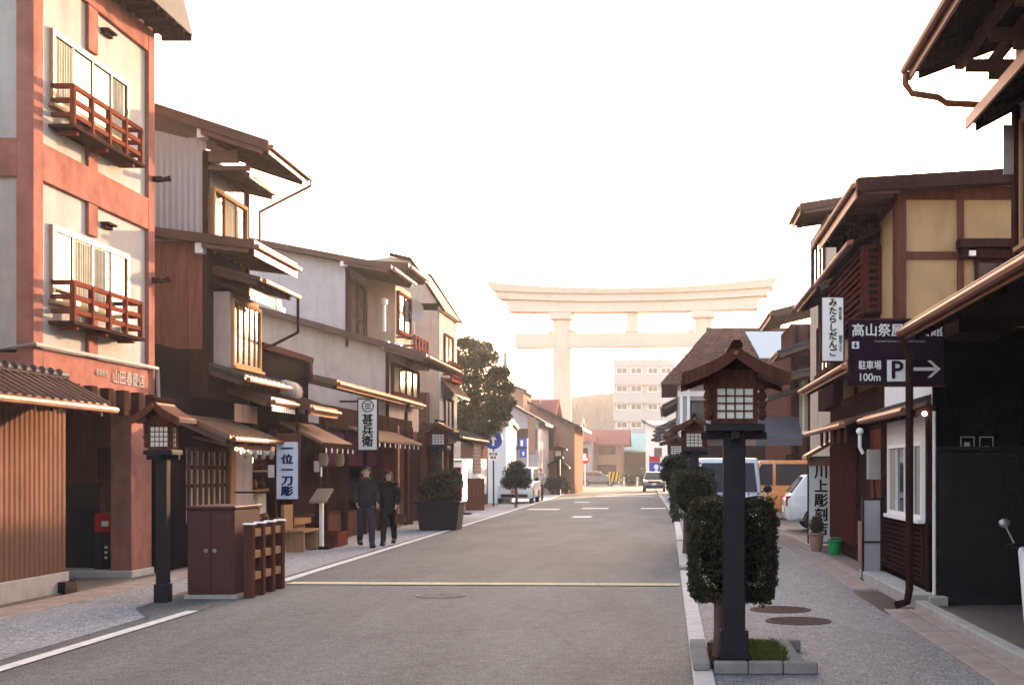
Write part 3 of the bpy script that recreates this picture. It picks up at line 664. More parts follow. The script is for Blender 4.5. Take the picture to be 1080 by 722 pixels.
fl = MB(); fl.box(X3-0.02, X3+0.06, Y4, Y4+0.1, 5.0, zt3(X3)-0.12); fl.build('corner_post', 'darkwood', h)
window(h, Face('x', X3, 1), Y4+0.2, 37.0, 5.3, 6.95, 2, 3, 0.09, 0.09, 'brownwood', 'glass', True)
roof(h, -14, zt3(-14), xx(415, Y4), zt3(xx(415, Y4)), Y4-0.3, 37.6, 0.13, 'roofmetal', 'seam', 0.4, 'copper', 0.35, rx=X3, name='roof')
X3b = xx(415, 37.1)
wb = MB(); wb.prism_y([(X3b, 4.6), (X3b, 7.1), (-10, 7.5), (-10, 4.6)], 37.32, 39.6); wb.build('side_wall', 'beige', h)
roof(h, -11, 7.85, xx(446, 39.4), zz(290, 39.4), 37.2, 40.0, 0.15, 'roofmetal', 'seam', 0.4, 'copper', 0.35, rx=X3b, name='roof')
window(h, Face('x', X3b, 1), 37.55, 39.4, 5.7, 6.9, 2, 2, 0.08, 0.08, 'redwood', 'glass', True)
bk = MB(); XB = X3b+0.55
for z in (4.95, 5.25, 5.5): bk.box(XB-0.04, XB, 37.5, 39.6, z, z+0.06); bk.box(X3b, XB-0.042, 37.5, 37.55, z, z+0.06)
for q in range(5): bk.box(XB-0.055, XB+0.012, 37.49+q*0.51, 37.55+q*0.51, 4.8, 5.6)
bo = bk.build('balcony', 'redwood', h)
MB().box(X3b, XB+0.03, 37.45, 39.65, 4.7, 4.79).build('balcony_floor', 'pinkwall', bo)
MB().lathe([(0.05, 5.6), (0.05, 6.35), (0.1, 6.37), (0.1, 6.5), (0.03, 6.55)], xx(405, 36.6), 36.6, 10).build('vent_pipe', 'signwhite', h, smooth=True)
ds = MB(); cx, cz, cy = xx(435, 39.5), zz(328, 39.5), 39.5
for i in range(16):
    pass
prof = [(0.02, 0.0), (0.2, 0.03), (0.36, 0.1), (0.37, 0.105)]
n_ = 18; vs = []
for r_, dpt in prof:
    for q in range(n_): vs.append((cx + r_*math.cos(6.283*q/n_), cy - dpt, cz + r_*math.sin(6.283*q/n_)))
ds.add(vs, [(i*n_+q, i*n_+(q+1) % n_, (i+1)*n_+(q+1) % n_, (i+1)*n_+q) for i in range(3) for q in range(n_)])
sd = thing('satellite_dish', 'round white satellite dish on the pink house balcony', 'satellite dish', (cx, cy, cz-0.5))
do = ds.build('dish', 'signwhite', sd, smooth=True)
MB().tube([(cx, cy+0.02, cz), (cx, cy+0.15, cz-0.1), (cx, cy+0.15, cz-0.72)], 0.03, 6).build('mast', 'steel', sd)
MB().tube([(cx, cy-0.08, cz-0.34), (cx, cy-0.42, cz-0.05)], 0.014, 5).build('feed_arm', 'steel', sd)
for (px, py, Yc) in ((363.5, 277, 34.75), (407, 364, 34.75), (420, 365, 34.75)):
    X_, Z_ = xx(px, Yc), zz(py, Yc); MB().box(X_-0.09, X_+0.09, Yc-0.12, Yc+0.1, Z_-0.1, Z_+0.1).build('beam_cap', 'signwhite', h)
# the ground floor shop of house 4 with its long copper pent roof
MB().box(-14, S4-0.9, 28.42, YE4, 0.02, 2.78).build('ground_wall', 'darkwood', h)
roof(h, S4-0.6, 3.82, -7.32, zz(409, 31), 28.4, 38.5, 0.1, 'rooftan', 'seam', 0.28, 'copper', 0.35, fascia=0.06, name='eave_roof')
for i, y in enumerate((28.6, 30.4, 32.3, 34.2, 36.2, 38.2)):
    MB().box(S4-0.12, S4+0.04, y, y+0.14, 0.02, 2.9).build('post', 'darkwood' if i not in (4,) else 'orangewall', h)  # the one orange post has the sunlight on it put into its colour
MB().box(S4-0.12, S4+0.02, 28.5, 38.3, 2.6, 3.1).build('lintel', 'darkwood', h)
lattice(h, Face('x', S4-0.08, 1), 34.4, 36.1, 0.5, 2.5, 0.13, 0.05, 0.07, 'latticewood', 'blackpaint', (0.5,), 'lattice_window')
lattice(h, Face('x', S4-0.08, 1), 36.45, 38.1, 0.1, 2.5, 0.16, 0.06, 0.07, 'brownwood', 'curtain', (0.4,), 'lattice_door')
MB().box(S4-0.3, S4-0.26, 34.35, 38.1, 0.02, 2.6).build('panel', 'brownwood', h)
roof(h, S4, 2.7, -6.85, 2.38, 30.6, 36.0, 0.06, 'rooftan', 'none', 0.2, None, None, name='canopy')
nb = MB()
for q in range(9): nb.box(-6.87, -6.86, 30.7+q*0.6, 30.76+q*0.6, 2.2, 2.3)
nb.build('canopy_hooks', 'signwhite', h)
cu = MB(); cu.box(S4-0.06, S4-0.03, 28.8, 33.8, 1.75, 2.5); cu.build('curtain', 'plum', h)
MB().box(S4-0.8, S4-0.1, 29.0, 33.6, 0.02, 0.6).build('counter', 'brownwood', h)
pipe(h, [(-7.22, 36.0, 3.5), (-7.3, 36.0, 3.2), (-7.3, 36.0, 0.1)], 0.05, 'darkwood')

# ------------------------------------------------------------------ house 5: beige house with a mansard front
S5, Y5, YE5 = -7.6, 42.75, 46.4
h = thing('mansard_house', 'beige three storey house with a steep pale mansard front', 'house', (-11, Y5, 0))
MB().box(-14, S5, Y5, YE5, 2.6, 7.2).build('wall', 'beige', h)
ms = MB(); ms.prism_y([(S5+0.18, 7.0), (-8.5, 8.6), (-9.2, 8.75), (-14, 8.0), (-14, 7.201), (S5+0.1, 6.95)], Y5, YE5+0.1); ms.build('mansard', 'beige', h)
vr = MB(); vr.prism_y([(S5+0.26, 6.93), (-8.5, 8.72), (-9.2, 8.88), (-9.2, 8.76), (-8.52, 8.6), (S5+0.16, 6.93)], Y5-0.12, Y5+0.03); vr.build('verge', 'darkwood', h); vr = MB(); vr.prism_y([(S5+0.26, 6.93), (-8.5, 8.72), (-9.2, 8.88), (-9.2, 8.76), (-8.52, 8.62), (S5+0.16, 6.95)], YE5-0.1, YE5+0.15); vr.build('verge', 'darkwood', h)
W = Face('x', S5, 1)
MB().box(S5-0.02, S5+0.04, Y5+0.02, YE5-0.02, 2.65, 6.9).build('front_render', 'cream', h)
window(h, Face('x', S5+0.04, 1), 43.6, 45.3, 5.2, 6.3, 2, 1, 0.07, 0.07, 'brownwood', 'glass', True)
window(h, Face('x', S5+0.04, 1), 43.6, 45.3, 3.0, 4.1, 2, 1, 0.07, 0.07, 'brownwood', 'glass', True)
b5 = MB()
for z in (4.85, 5.05, 5.25): b5.box(S5+0.3, S5+0.34, 43.4, 45.5, z, z+0.06); b5.box(S5+0.045, S5+0.298, 43.4, 43.45, z, z+0.06)
for q in range(6): b5.box(S5+0.29, S5+0.36, 43.38+q*0.42, 43.43+q*0.42, 4.75, 5.35)
b5.box(S5+0.045, S5+0.37, 43.36, 45.55, 4.66, 4.748)
b5.build('balcony', 'redwood', h)
roof(h, S5+0.04, 4.75, S5+0.5, 4.2, Y5+0.3, YE5, 0.06, 'rooftan', 'seam', 0.3, None, None, name='window_awning')
ob = MB()
for x in (-9.3, -8.8, -8.2): ob.box(x, x+0.32, Y5-0.5, Y5-0.02, 2.6, 4.2)
ob.build('pilasters', 'soffit', h)
MB().box(-14, S5-0.4, 39.8, YE5, 0.02, 2.6).build('ground_wall', 'darkwood', h)
roof(h, S5-0.2, 3.15, -6.6, 2.75, 41.0, 47.0, 0.12, 'rooftile', 'tile', 0.3, 'copper', 0.4, name='pent_roof')
for y in (41.2, 43.0, 46.5): MB().box(S5-0.3, S5-0.12, y, y+0.16, 0.02, 2.7).build('post', 'brownwood', h)
lattice(h, Face('x', S5-0.35, 1), 43.4, 46.2, 0.4, 2.4, 0.2, 0.08, 0.09, 'brownwood', 'curtain', (0.5,), 'lattice_window')

# striped bamboo blind on the house corner
bl = thing('bamboo_blind', 'sunlit striped bamboo blind hanging under the mansard house eave', 'blind', (-6.7, 45.6, 2.0))
sb = MB()
for q in range(9): sb.box(-6.72+q*0.0, -6.7, 44.9, 46.6, 1.55+q*0.13, 1.61+q*0.13)
sb.build('slats', 'lightwood', bl)
MB().box(-6.76, -6.73, 44.9, 46.6, 1.5, 2.72).build('backing', 'cream', bl)
# ------------------------------------------------------------------ signs on the west side
def vsign(name, label, X0, X1, Y, z0, z1, body, face_m, ink, size, spacing, top=None, xs=1.0, bold=0.012, frame='darkwood', extra=None, zoff=0):
    s = thing(name, label, 'sign', ((X0+X1)/2, Y, z0))
    MB().box(X0, X1, Y, Y+0.08, z0, z1).build('board', face_m, s, bevel=0.004)
    fr = MB(); t = 0.022
    fr.box(X0-t, X0-0.001, Y-0.012, Y+0.092, z0-t, z1+t); fr.box(X1+0.001, X1+t, Y-0.012, Y+0.092, z0-t, z1+t)
    fr.box(X0, X1, Y-0.012, Y+0.092, z1+0.001, z1+t); fr.box(X0, X1, Y-0.012, Y+0.092, z0-t, z0-0.001); fr.build('frame', frame, s)
    if top: MB().box(X0+0.002, X1-0.002, Y-0.008, Y-0.002, z1-top, z1-0.002).build('header', 'brownwood', s)
    vtext(body, size, ink, s, ((X0+X1)/2, Y-0.012, (z0+z1)/2-(top or 0)/2+zoff), 'cam', spacing=spacing, xs=xs, bold=bold)
    return s
s = vsign('shop_sign', 'tall white sign with blue brush lettering and brown header', xx(291.5, 23.6), xx(314.5, 23.6), 23.6, zz(526, 23.6), zz(457, 23.6), '一位一刀彫', 'signblueish', 'inkblue', 0.19, 1.03, top=0.15, xs=1.2, bold=0.009)
for (a, b) in ((462, 460), (520, 518)): MB().box(-8.0, xx(292, 23.6), 23.62, 23.66, zz(a, 23.6), zz(b, 23.6)).build('bracket', 'blackpaint', s)
s = vsign('shop_sign', 'white hanging sign with a round crest and three black characters', xx(378, 30), xx(397.5, 30), 30.0, zz(474, 30), zz(421, 30), '甚兵衛', 'signwhite', 'ink', 0.27, 0.95, zoff=-0.15, bold=0.008)
cr = MB(); c_ = (xx(388, 30), zz(428, 30))
pts = []
for q in range(24):
    a0, a1 = 6.283*q/24, 6.283*(q+1)/24
    for (r0, r1) in ((0.12, 0.145),):
        cr.add([(c_[0]+r*math.cos(a), 29.988, c_[1]+r*math.sin(a)) for r, a in ((r0, a0), (r1, a0), (r1, a1), (r0, a1))], [(0, 1, 2, 3)])
for q in range(3):
    cr.box(c_[0]-0.07, c_[0]+0.07, 29.985, 29.99, c_[1]-0.07+q*0.055, c_[1]-0.045+q*0.055)
cr.build('crest', 'ink', s)
MB().box(S4-0.05, xx(379, 30), 30.02, 30.06, zz(424, 30), zz(422, 30)).build('bracket', 'blackpaint', s)

# lit tube sign
n = thing('light_tube_sign', 'glowing white tube sign with a red edge standing on a small base', 'lit sign', (xx(490, 47), 47, 0.02))
X = xx(490, 47)
MB().box(X-0.075, X+0.075, 46.93, 47.07, zz(528, 47), zz(486, 47)).build('tube', emit('tubewhite', (1, 0.9, 0.92), 1.6), n, bevel=0.03, seg=2)
MB().box(X-0.12, X-0.08, 46.95, 47.05, zz(527, 47), zz(487, 47)).build('edge', emit('tubered', (1, 0.06, 0.04), 0.5), n)
MB().tube([(X, 47, 0.05), (X, 47, zz(528.5, 47))], 0.03, 6).build('post', 'steel', n); MB().box(X-0.25, X+0.25, 46.8, 47.2, 0.01, 0.07).build('base', 'blackpaint', n)

# ------------------------------------------------------------------ street lanterns
def lantern_proto():
    l = thing('street_lantern', 'x', 'street lantern', (0, 0, 0), 'wooden street lanterns')
    p = MB(); p.box(-0.09, 0.09, -0.09, 0.09, 0.0, 1.86); p.box(-0.115, 0.115, -0.115, 0.115, 0, 0.24); p.build('pole', 'polepaint', l, bevel=0.008)
    b = MB(); b.box(-0.24, 0.24, -0.24, 0.24, 1.862, 1.92); b.box(-0.27, 0.27, -0.035, 0.035, 1.80, 1.86); b.box(-0.035, 0.035, -0.27, 0.27, 1.80, 1.8595)
    b.build('bracket', 'polepaint', l, bevel=0.005)
    f = MB(); w = 0.185
    for sx in (-1, 1):
        for sy in (-1, 1): f.box(sx*w, sx*(w-0.04), sy*w, sy*(w-0.04), 1.922, 2.36)
    for z0, z1 in ((1.922, 1.965), (2.21, 2.36)):
        for sg in (-1, 1):
            f.box(-w+0.041, w-0.041, sg*(w-0.004), sg*(w-0.036), z0, z1); f.box(sg*(w-0.004), sg*(w-0.036), -w+0.041, w-0.041, z0, z1)
    for sg in (-1, 1):   # carved side brackets
        for q in range(4): f.ball((sg*(w+0.03), -w-0.0, 2.0+q*0.075), (0.04, 0.03, 0.05), 7, 5, 0.2)
    fo = f.build('frame', 'lanternwood', l, bevel=0.0)
    pn = MB(); q = w-0.022
    pn.box(-q, q, -q, q, 1.966, 2.209); pn.build('shade', 'paper', l)
    g = MB(); q2 = w-0.012
    for i in range(1, 4):
        c = -0.145+0.29*i/4
        for sg in (-1, 1):
            g.box(c-0.006, c+0.006, sg*q2, sg*(q2-0.009), 1.966, 2.209); g.box(sg*q2, sg*(q2-0.009), c-0.006, c+0.006, 1.966, 2.209)
        z = 1.966+0.243*i/4
        for sg in (-1, 1):
            g.box(-0.145, 0.145, sg*(q2+0.001), sg*(q2-0.008), z-0.006, z+0.006); g.box(sg*(q2+0.001), sg*(q2-0.008), -0.145, 0.145, z-0.006, z+0.006)
    g.build('grille', 'lanternwood', l)
    # curved gable roof, ridge along Y
    def prof(t, off): # t -1..1
        a = abs(t); x = t*0.425; z = 2.525 - 0.27*(a**0.85) + 0.05*a*a
        return (x, z - off)
    N_ = 14; top = [prof(-1+2*i/N_, 0) for i in range(N_+1)]; bot = [prof(-1+2*i/N_, 0.045) for i in range(N_+1)]
    r = MB()
    for i in range(N_): r.prism_y([top[i], top[i+1], bot[i+1], bot[i]], -0.40, 0.40)
    ro = r.build('roof', 'lanternroof', l)
    s = MB()
    for y in [-0.34+0.085*i for i in range(9)]:
        for i in range(N_): s.prism_y([(top[i][0], top[i][1]+0.014), (top[i+1][0], top[i+1][1]+0.014), (top[i+1][0], top[i+1][1]-0.002), (top[i][0], top[i][1]-0.002)], y-0.01, y+0.01)
    for i in (0, N_//2-1, N_//2, N_-1): s.prism_y([(top[i][0], top[i][1]+0.012), (top[i+1][0], top[i+1][1]+0.012), (top[i+1][0], top[i+1][1]+0.001), (top[i][0], top[i][1]+0.001)], -0.395, 0.395)
    s.build('seams', 'copper', ro)
    for y in (-0.425, 0.402):
        bb = MB()
        for i in range(N_): bb.prism_y([(top[i][0]*1.02, top[i][1]+0.012), (top[i+1][0]*1.02, top[i+1][1]+0.012), (top[i+1][0]*1.02, top[i+1][1]-0.09), (top[i][0]*1.02, top[i][1]-0.09)], y, y+0.023)
        bb.build('bargeboard', 'lanternwood', ro)
    MB().prism_y([(-0.19, 2.362), (0.19, 2.362), (0.2, 2.40), (0, 2.46), (-0.2, 2.40)], -0.16, 0.16).build('gable', 'darkwood', l)
    rd = MB(); rd.box(-0.045, 0.045, -0.44, 0.44, 2.515, 2.56); rd.box(-0.03, 0.03, -0.45, 0.45, 2.561, 2.575); rd.build('ridge', 'darkwood', l, bevel=0.006)
    MB().ball((0, -0.43, 2.47), (0.022, 0.014, 0.022), 10, 6).build('boss', 'copper', l, smooth=True)
    return l
L = lantern_proto(); L['label'] = 'near wooden street lantern on a dark post rising through the clipped hedge'; L.location = (xx(774, 10.55), 10.55, 0.1)
dup(L, (xx(172, 15.9), 15.9, 0.0), 'wooden street lantern on a dark post beside the dark red utility cabinet', 0.0, (0.74, 0.74, 0.985))
dup(L, (xx(732, 24.2), 24.2, 0.12), 'small lantern above the second clipped hedge along the pavement', 0.0)
dup(L, (xx(462, 35.4), 35.6, 0.15), 'lantern standing behind the black planter box', 0.0, 1.12)
dup(L, (xx(589, 84), 84, 0.0), 'far lantern before the orange plaster house', 0.0, 1.3)
dup(L, (xx(713, 40), 40, 0.0), 'distant lantern half hidden behind the round pine topiary', 0.0, 1.08)

# ------------------------------------------------------------------ clipped hedges
def hedge(name, label, c, half, zb, zt, n, trunks=((0, 0),), base=0.0, mm='leaf', rnd=0.18, ls=0.045, group='clipped hedges'):
    h = thing(name, label, 'hedge', (c[0], c[1], base), group)
    core = MB(); k = 0.86
    core.ball((c[0], c[1], (zb+zt)/2), (half[0]*0.8, half[1]*0.8, (zt-zb)/2*0.82), 12, 8, 0.05); co = core.build('dark_core', 'leafcore', h)  # solid dark ball filling the inside of the leaf shell
    a = MB(); b = MB(); o2 = MB(); tw = MB()
    zc, hz = (zb+zt)/2, (zt-zb)/2
    for i in range(n):
        # superellipsoid shell
        while True:
            p = Vector((random.uniform(-1,1), random.uniform(-1,1), random.uniform(-1,1)))
            q = (abs(p.x)**7+abs(p.y)**7+abs(p.z)**7)**(1/7)
            if q > 0.2: break
        p = p/q*(1-abs(random.gauss(0, 0.09)))
        nz_ = noise.noise(Vector((c[0]*7+p.x*2.1, c[1]*7+p.y*2.1, p.z*2.1))); n2_ = noise.noise(Vector((c[0]*3+p.x*6, p.y*6, p.z*6)))
        if n2_ < -0.36 and random.random() < 0.6: continue
        p *= 1+rnd*nz_*0.6+0.1*n2_
        w = Vector((c[0]+p.x*half[0], c[1]+p.y*half[1], zc+p.z*hz))
        rr_ = random.random()
        (b if rr_ < 0.08+0.5*max(0, p.z-0.55) else (o2 if nz_ > 0.05 and rr_ < 0.6 else a)).leaf(w, ls*random.choice((0.7, 1, 1, 1.25)))
        if i % 160 == 0 and p.z > -0.9:
            q2 = w+Vector((p.x*half[0], p.y*half[1], p.z*hz)).normalized()*random.uniform(0.02, 0.06)+Vector((0, 0, random.uniform(0, 0.04)))
            tw.tube([w, q2], [0.004, 0.002], 4)
            for _ in range(4): b.leaf(w.lerp(q2, random.uniform(0.4, 1.1)), ls*0.8)
    a.build('foliage', mm, h, recalc=False); b.build('young_foliage', 'leafbrown', h, recalc=False); o2.build('foliage', 'leafolive', h, recalc=False); tw.build('twigs', 'twig', h)
    for (tx, ty) in trunks:
        t = MB(); t.tube([(c[0]+tx, c[1]+ty, base-0.02), (c[0]+tx+0.01, c[1]+ty, (base+zb)/2), (c[0]+tx*0.9, c[1]+ty, zb+0.1)], [0.055, 0.045, 0.05], 9); t.build('trunk', 'bark', h, smooth=True)
    return h
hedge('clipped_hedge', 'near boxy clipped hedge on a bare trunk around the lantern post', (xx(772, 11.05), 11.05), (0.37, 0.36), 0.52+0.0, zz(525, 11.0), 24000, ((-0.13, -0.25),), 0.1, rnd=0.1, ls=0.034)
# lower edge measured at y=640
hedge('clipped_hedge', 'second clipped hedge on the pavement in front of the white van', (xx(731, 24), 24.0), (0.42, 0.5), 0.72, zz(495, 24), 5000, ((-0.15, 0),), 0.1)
def pads(name, label, Y, spec, base, trunk, group, mm='leaf', ls=0.07, cat='topiary', n=700):
    X0, = (trunk[0],)
    h = thing(name, label, cat, (xx(X0, Y), Y, base), group)
    a = MB(); co = MB()
    for (px, py, rx, ry) in spec:
        c = Vector((xx(px, Y), Y+random.uniform(-0.25, 0.25), zz(py, Y))); r_ = Vector((rx*Y/F, rx*Y/F*0.8, ry*Y/F))
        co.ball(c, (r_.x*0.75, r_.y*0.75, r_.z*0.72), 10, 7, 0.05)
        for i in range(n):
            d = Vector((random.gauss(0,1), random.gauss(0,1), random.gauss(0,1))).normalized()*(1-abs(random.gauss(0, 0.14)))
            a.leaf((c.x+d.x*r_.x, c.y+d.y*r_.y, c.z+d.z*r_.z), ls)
    co.build('dark_core', 'leafcore', h); a.build('foliage', mm, h, recalc=False)  # solid dark balls inside the leaf pads
    zt = zz(trunk[1], Y)
    MB().tube([(xx(X0, Y), Y, base-0.02), (xx(X0, Y)+0.04, Y, (zt+base)/2), (xx(X0, Y), Y, zt)], [0.07, 0.06, 0.05], 8).build('trunk', 'bark', h, smooth=True)
    return h
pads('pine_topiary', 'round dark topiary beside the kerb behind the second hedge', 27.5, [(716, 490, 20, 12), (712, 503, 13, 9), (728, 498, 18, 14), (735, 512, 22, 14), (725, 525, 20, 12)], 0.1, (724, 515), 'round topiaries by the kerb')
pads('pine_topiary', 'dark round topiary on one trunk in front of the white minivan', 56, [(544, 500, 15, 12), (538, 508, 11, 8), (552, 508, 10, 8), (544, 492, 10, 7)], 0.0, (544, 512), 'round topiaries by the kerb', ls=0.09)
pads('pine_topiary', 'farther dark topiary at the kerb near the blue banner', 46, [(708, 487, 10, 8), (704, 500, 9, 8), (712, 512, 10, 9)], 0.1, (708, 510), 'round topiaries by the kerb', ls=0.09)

# planter round the near hedge
pl = thing('kerbed_planter', 'low concrete kerbed planter of soil and grass under the near hedge', 'planter', (0.6, 11.0, 0))
k = MB(); X0, X1, Ya, Yb = 0.2, 1.1, 10.25, 11.75
for i in range(3): k.box(X0+0.19+i*0.28, X0+0.465+i*0.28, Ya+0.03, Ya+0.14, 0.005, 0.105); k.box(X0+0.19+i*0.28, X0+0.465+i*0.28, Yb-0.14, Yb-0.03, 0.005, 0.105)
for i in range(4): k.box(X1-0.1, X1+0.02, Ya+0.145+i*0.305, Ya+0.445+i*0.305, 0.005, 0.105); k.box(X0+0.02, X0+0.16, Ya+0.03+i*0.36, Ya+0.385+i*0.36, 0.037, 0.105)
k.build('kerb', 'kerbdark', pl, bevel=0.014, seg=2)
sm = MB(); vs = []; nx, ny = 14, 20
for i in range(nx+1):
    for j in range(ny+1):
        x = X0+0.17+(X1-0.1-X0-0.17)*i/nx; y = Ya+0.13+(Yb-0.14-Ya-0.13+0.01)*j/ny
        vs.append((x, y, 0.07+0.02*noise.noise(Vector((x*6, y*6, 0)))+0.006*random.random()))
sm.add(vs, [(i*(ny+1)+j, (i+1)*(ny+1)+j, (i+1)*(ny+1)+j+1, i*(ny+1)+j+1) for i in range(nx) for j in range(ny)])
sm.build('soil', 'soil', pl)
def blades(name, m, n, x0, x1, y0, y1, z, hgt, parent=None):
    g = MB()
    for i in range(n):
        x, y = random.uniform(x0, x1), random.uniform(y0, y1); a = random.uniform(0, 6.28); L_ = hgt*random.uniform(0.4, 1.2); w = 0.005
        dx, dy = math.cos(a), math.sin(a); t = random.uniform(0.2, 0.9)*L_
        g.add([(x-dy*w, y+dx*w, z), (x+dy*w, y-dx*w, z), (x+dx*t*0.4, y+dy*t*0.4, z+L_*0.6), (x+dx*t, y+dy*t, z+L_)], [(0, 1, 2), (0, 2, 3)])
    return g.build(name, m, parent, recalc=False)
go = blades('grass', 'grassblade', 1600, 0.72, 1.0, 10.4, 11.5, 0.08, 0.07); go['kind'] = 'stuff'
go2 = blades('weeds', 'leafbrown', 250, 0.4, 0.95, 10.4, 11.5, 0.08, 0.05); go2['kind'] = 'stuff'

# ------------------------------------------------------------------ utility cabinet and fence
u = thing('utility_cabinet', 'dark red metal utility cabinet with double doors beside the lantern post', 'cabinet', (-5.8, 16.7, 0))
X0, X1 = xx(197, 16.3), xx(247, 16.3)
MB().box(X0, X1, 16.32, 17.35, 0.06, 1.14).build('body', 'cabinet', u, bevel=0.008)
MB().box(X0-0.02, X1+0.02, 16.29, 17.38, 1.142, 1.185).build('lid', 'cabinet', u, bevel=0.01)
MB().box(X0-0.03, X1+0.03, 16.28, 17.4, 0.0, 0.058).build('plinth', 'concrete', u)
for a, b in ((X0+0.03, (X0+X1)/2-0.006), ((X0+X1)/2+0.006, X1-0.03)):
    dr = MB().box(a, b, 16.303, 16.318, 0.1, 1.1).build('door', 'cabinet', u, bevel=0.004)
    hx = b-0.05 if a < X0+0.1 else a+0.05
    MB().lathe([(0.0, 0.0), (0.02, 0.0), (0.02, 0.012), (0.0, 0.012)], 0, 0, 12).build('tmp', 'steel', None).data.name
    o = bpy.data.objects['tmp']; o.name = 'handle'; o.data.name = 'handle'; o.parent = dr
    o.matrix_parent_inverse = Matrix(); o.location = (hx - u.location.x, 16.3 - u.location.y, 0.62); o.rotation_euler = (R(90), 0, 0); o.scale = (1.3, 1.3, 1.6)
f = thing('post_fence', 'short dark wooden fence with pale post caps behind the cabinet', 'fence', (-5.5, 17.5, 0))
rl = MB()
for z in (0.22, 0.5, 0.78):
    rl.box(X1+0.10, X1+0.16, 16.5, 17.8, z, z+0.1)
rl.build('rails', 'lightwood', f, bevel=0.004)
for i in range(4):
    y = 16.45+i*0.43
    pm = MB().box(X1+0.07, X1+0.19, y, y+0.1, 0.0, 0.94).build('post', 'brownwood', f, bevel=0.005)
    MB().prism_x([(y-0.01, 0.942), (y+0.11, 0.942), (y+0.11, 0.952), (y+0.05, 0.965), (y-0.01, 0.952)], X1+0.055, X1+0.205).build('cap', 'signwhite', pm)

bf = thing('board_fence', 'low brown board fence in front of the white box truck', 'fence', (-7.7, 50.4, 0))
bq = MB()
for q in range(9): bq.box(-8.35+q*0.135, -8.22+q*0.135, 50.4, 50.43, 0.05, 1.32+random.uniform(-.02, .02))
bq.build('boards', 'brownwood', bf)
bq = MB(); bq.box(-8.36, -7.13, 50.432, 50.48, 0.3, 0.38); bq.box(-8.36, -7.13, 50.432, 50.48, 1.0, 1.08); bq.build('rails', 'darkwood', bf)
# black planter on the west side
pb = thing('planter_box', 'black planter box of shaggy shrubs at the road edge', 'planter', (xx(465, 35.2), 35.2, 0))
xc = xx(465, 35.2)
q = MB(); q.prism_y([(xc-0.5, 0.02), (xc+0.5, 0.02), (xc+0.58, 0.72), (xc-0.58, 0.72)], 34.7, 35.7); q.box(xc-0.62, xc+0.62, 34.65, 35.75, 0.721, 0.78); q.build('box', 'blackpaint', pb, bevel=0.01)
lf = MB(); lc = MB()
for (px, py, rx, ry) in ((454, 514, 13, 16), (468, 511, 17, 15), (478, 508, 11, 14), (464, 523, 22, 11), (474, 520, 14, 13)):
    c = (xx(px, 35.2), 35.2+random.uniform(-.2, .2), zz(py, 35.2)); lc.ball(c, (rx*0.02, rx*0.02, ry*0.02), 10, 7, 0.08)
    for i in range(1500):
        d = Vector((random.gauss(0,1), random.gauss(0,1), random.gauss(0,1))).normalized()*(1-abs(random.gauss(0, 0.18)))
        lf.leaf((c[0]+d.x*rx*0.027, c[1]+d.y*rx*0.024, c[2]+d.z*ry*0.027), 0.07)
lf.build('foliage', 'leafbrown', pb, recalc=False); lc.build('dark_core', 'leafcore', pb)  # solid dark balls fill the middle of the shrubs
# ------------------------------------------------------------------ east side, nearest house
h = thing('eaves_house', 'near dark house with broad overhanging eaves and a copper edged tile awning', 'house', (6, 12, 0))
roof(h, 7.5, 8.0, 2.78, 6.25, -24.0, 14.5, 0.12, 'roofmetal', 'seam', 0.4, 'copper', 0.45, rm='darkwood', fascia=0.08, name='roof')  # roof and walls run on unseen behind the camera to block sky light
for k in range(9):
    y = 6.0+k*1.0; MB().box(3.3, 3.95, y, y+0.1, 6.02, 6.14).box(3.55, 3.95, y, y+0.1, 5.94, 6.021).build('eave_bracket', 'soffit', h)
e = MB()
for x in (3.25, 3.6): e.box(x, x+0.1, 4.0, 14.4, 6.145, 6.24)
e.build('eave_slats', 'soffit', h)
pipe(h, [(2.72, 14.5, 6.15), (2.72, 14.52, 6.02), (2.8, 14.54, 5.92), (3.1, 14.56, 5.88), (3.2, 14.58, 5.82), (3.75, 14.6, 5.8)], 0.04, 'copper')
MB().box(3.95, 10, -24.0, 14.45, 3.6, 6.6).build('upper_wall', 'pinkwall', h)
roof(h, 3.95, 5.85, 3.4, 5.58, 4.0, 14.4, 0.07, 'darkwood', 'none', 0.4, None, 0.4, rm='darkwood', fascia=0.04, name='window_hood')
E = Face('x', 3.95, -1)
pf = MB()
for y in (14.25, 12.2, 10.0): E.box(pf, y, y+0.16, 3.7, 5.7, 0, 0.06)
E.box(pf, 4.0, 14.24, 3.7, 3.86, 0, 0.05); pf.build('timber_frame', 'darkwood', h)
window(h, E, 12.5, 14.1, 4.1, 5.5, 3, 1, 0.06, 0.06, 'lightwood', 'glass')
MB().box(3.78, 3.94, 14.3, 14.34, 4.95, 5.5).build('open_shutter', 'cream', h)
roof(h, 3.95, 3.84, 2.72, 3.25, 4.0, 14.45, 0.08, 'rooftile', 'tile', 0.24, 'copper', 0.35, rm='darkwood', fascia=0.05, name='awning_roof')
cl = MB()
for k in range(3): cl.tube([(2.70+k*0.035, 4.0, 3.28-k*0.045), (2.70+k*0.035, 14.47, 3.28-k*0.045)], 0.012, 6)
cl.build('eave_trim', 'copper', h)
MB().box(3.25, 10, 15.42, 15.6, 0.0, 3.36).build('end_wall', 'blackwall', h)
boards(h, Face('y', 15.42, -1), 3.262, 6.5, 1.94, 3.3, 0.24, 0.006, 'blackwall', 'upper_boarding')
bw = MB(); bw.box(3.27, 5.2, 15.385, 15.418, 0.03, 1.86); bw.box(3.25, 5.2, 15.37, 15.418, 1.88, 1.93); bw.build('panel', 'blackpaint', h)
MB().box(4.9, 10, -24.0, 15.38, 0.0, 3.36).build('ground_wall', 'darkwood', h)
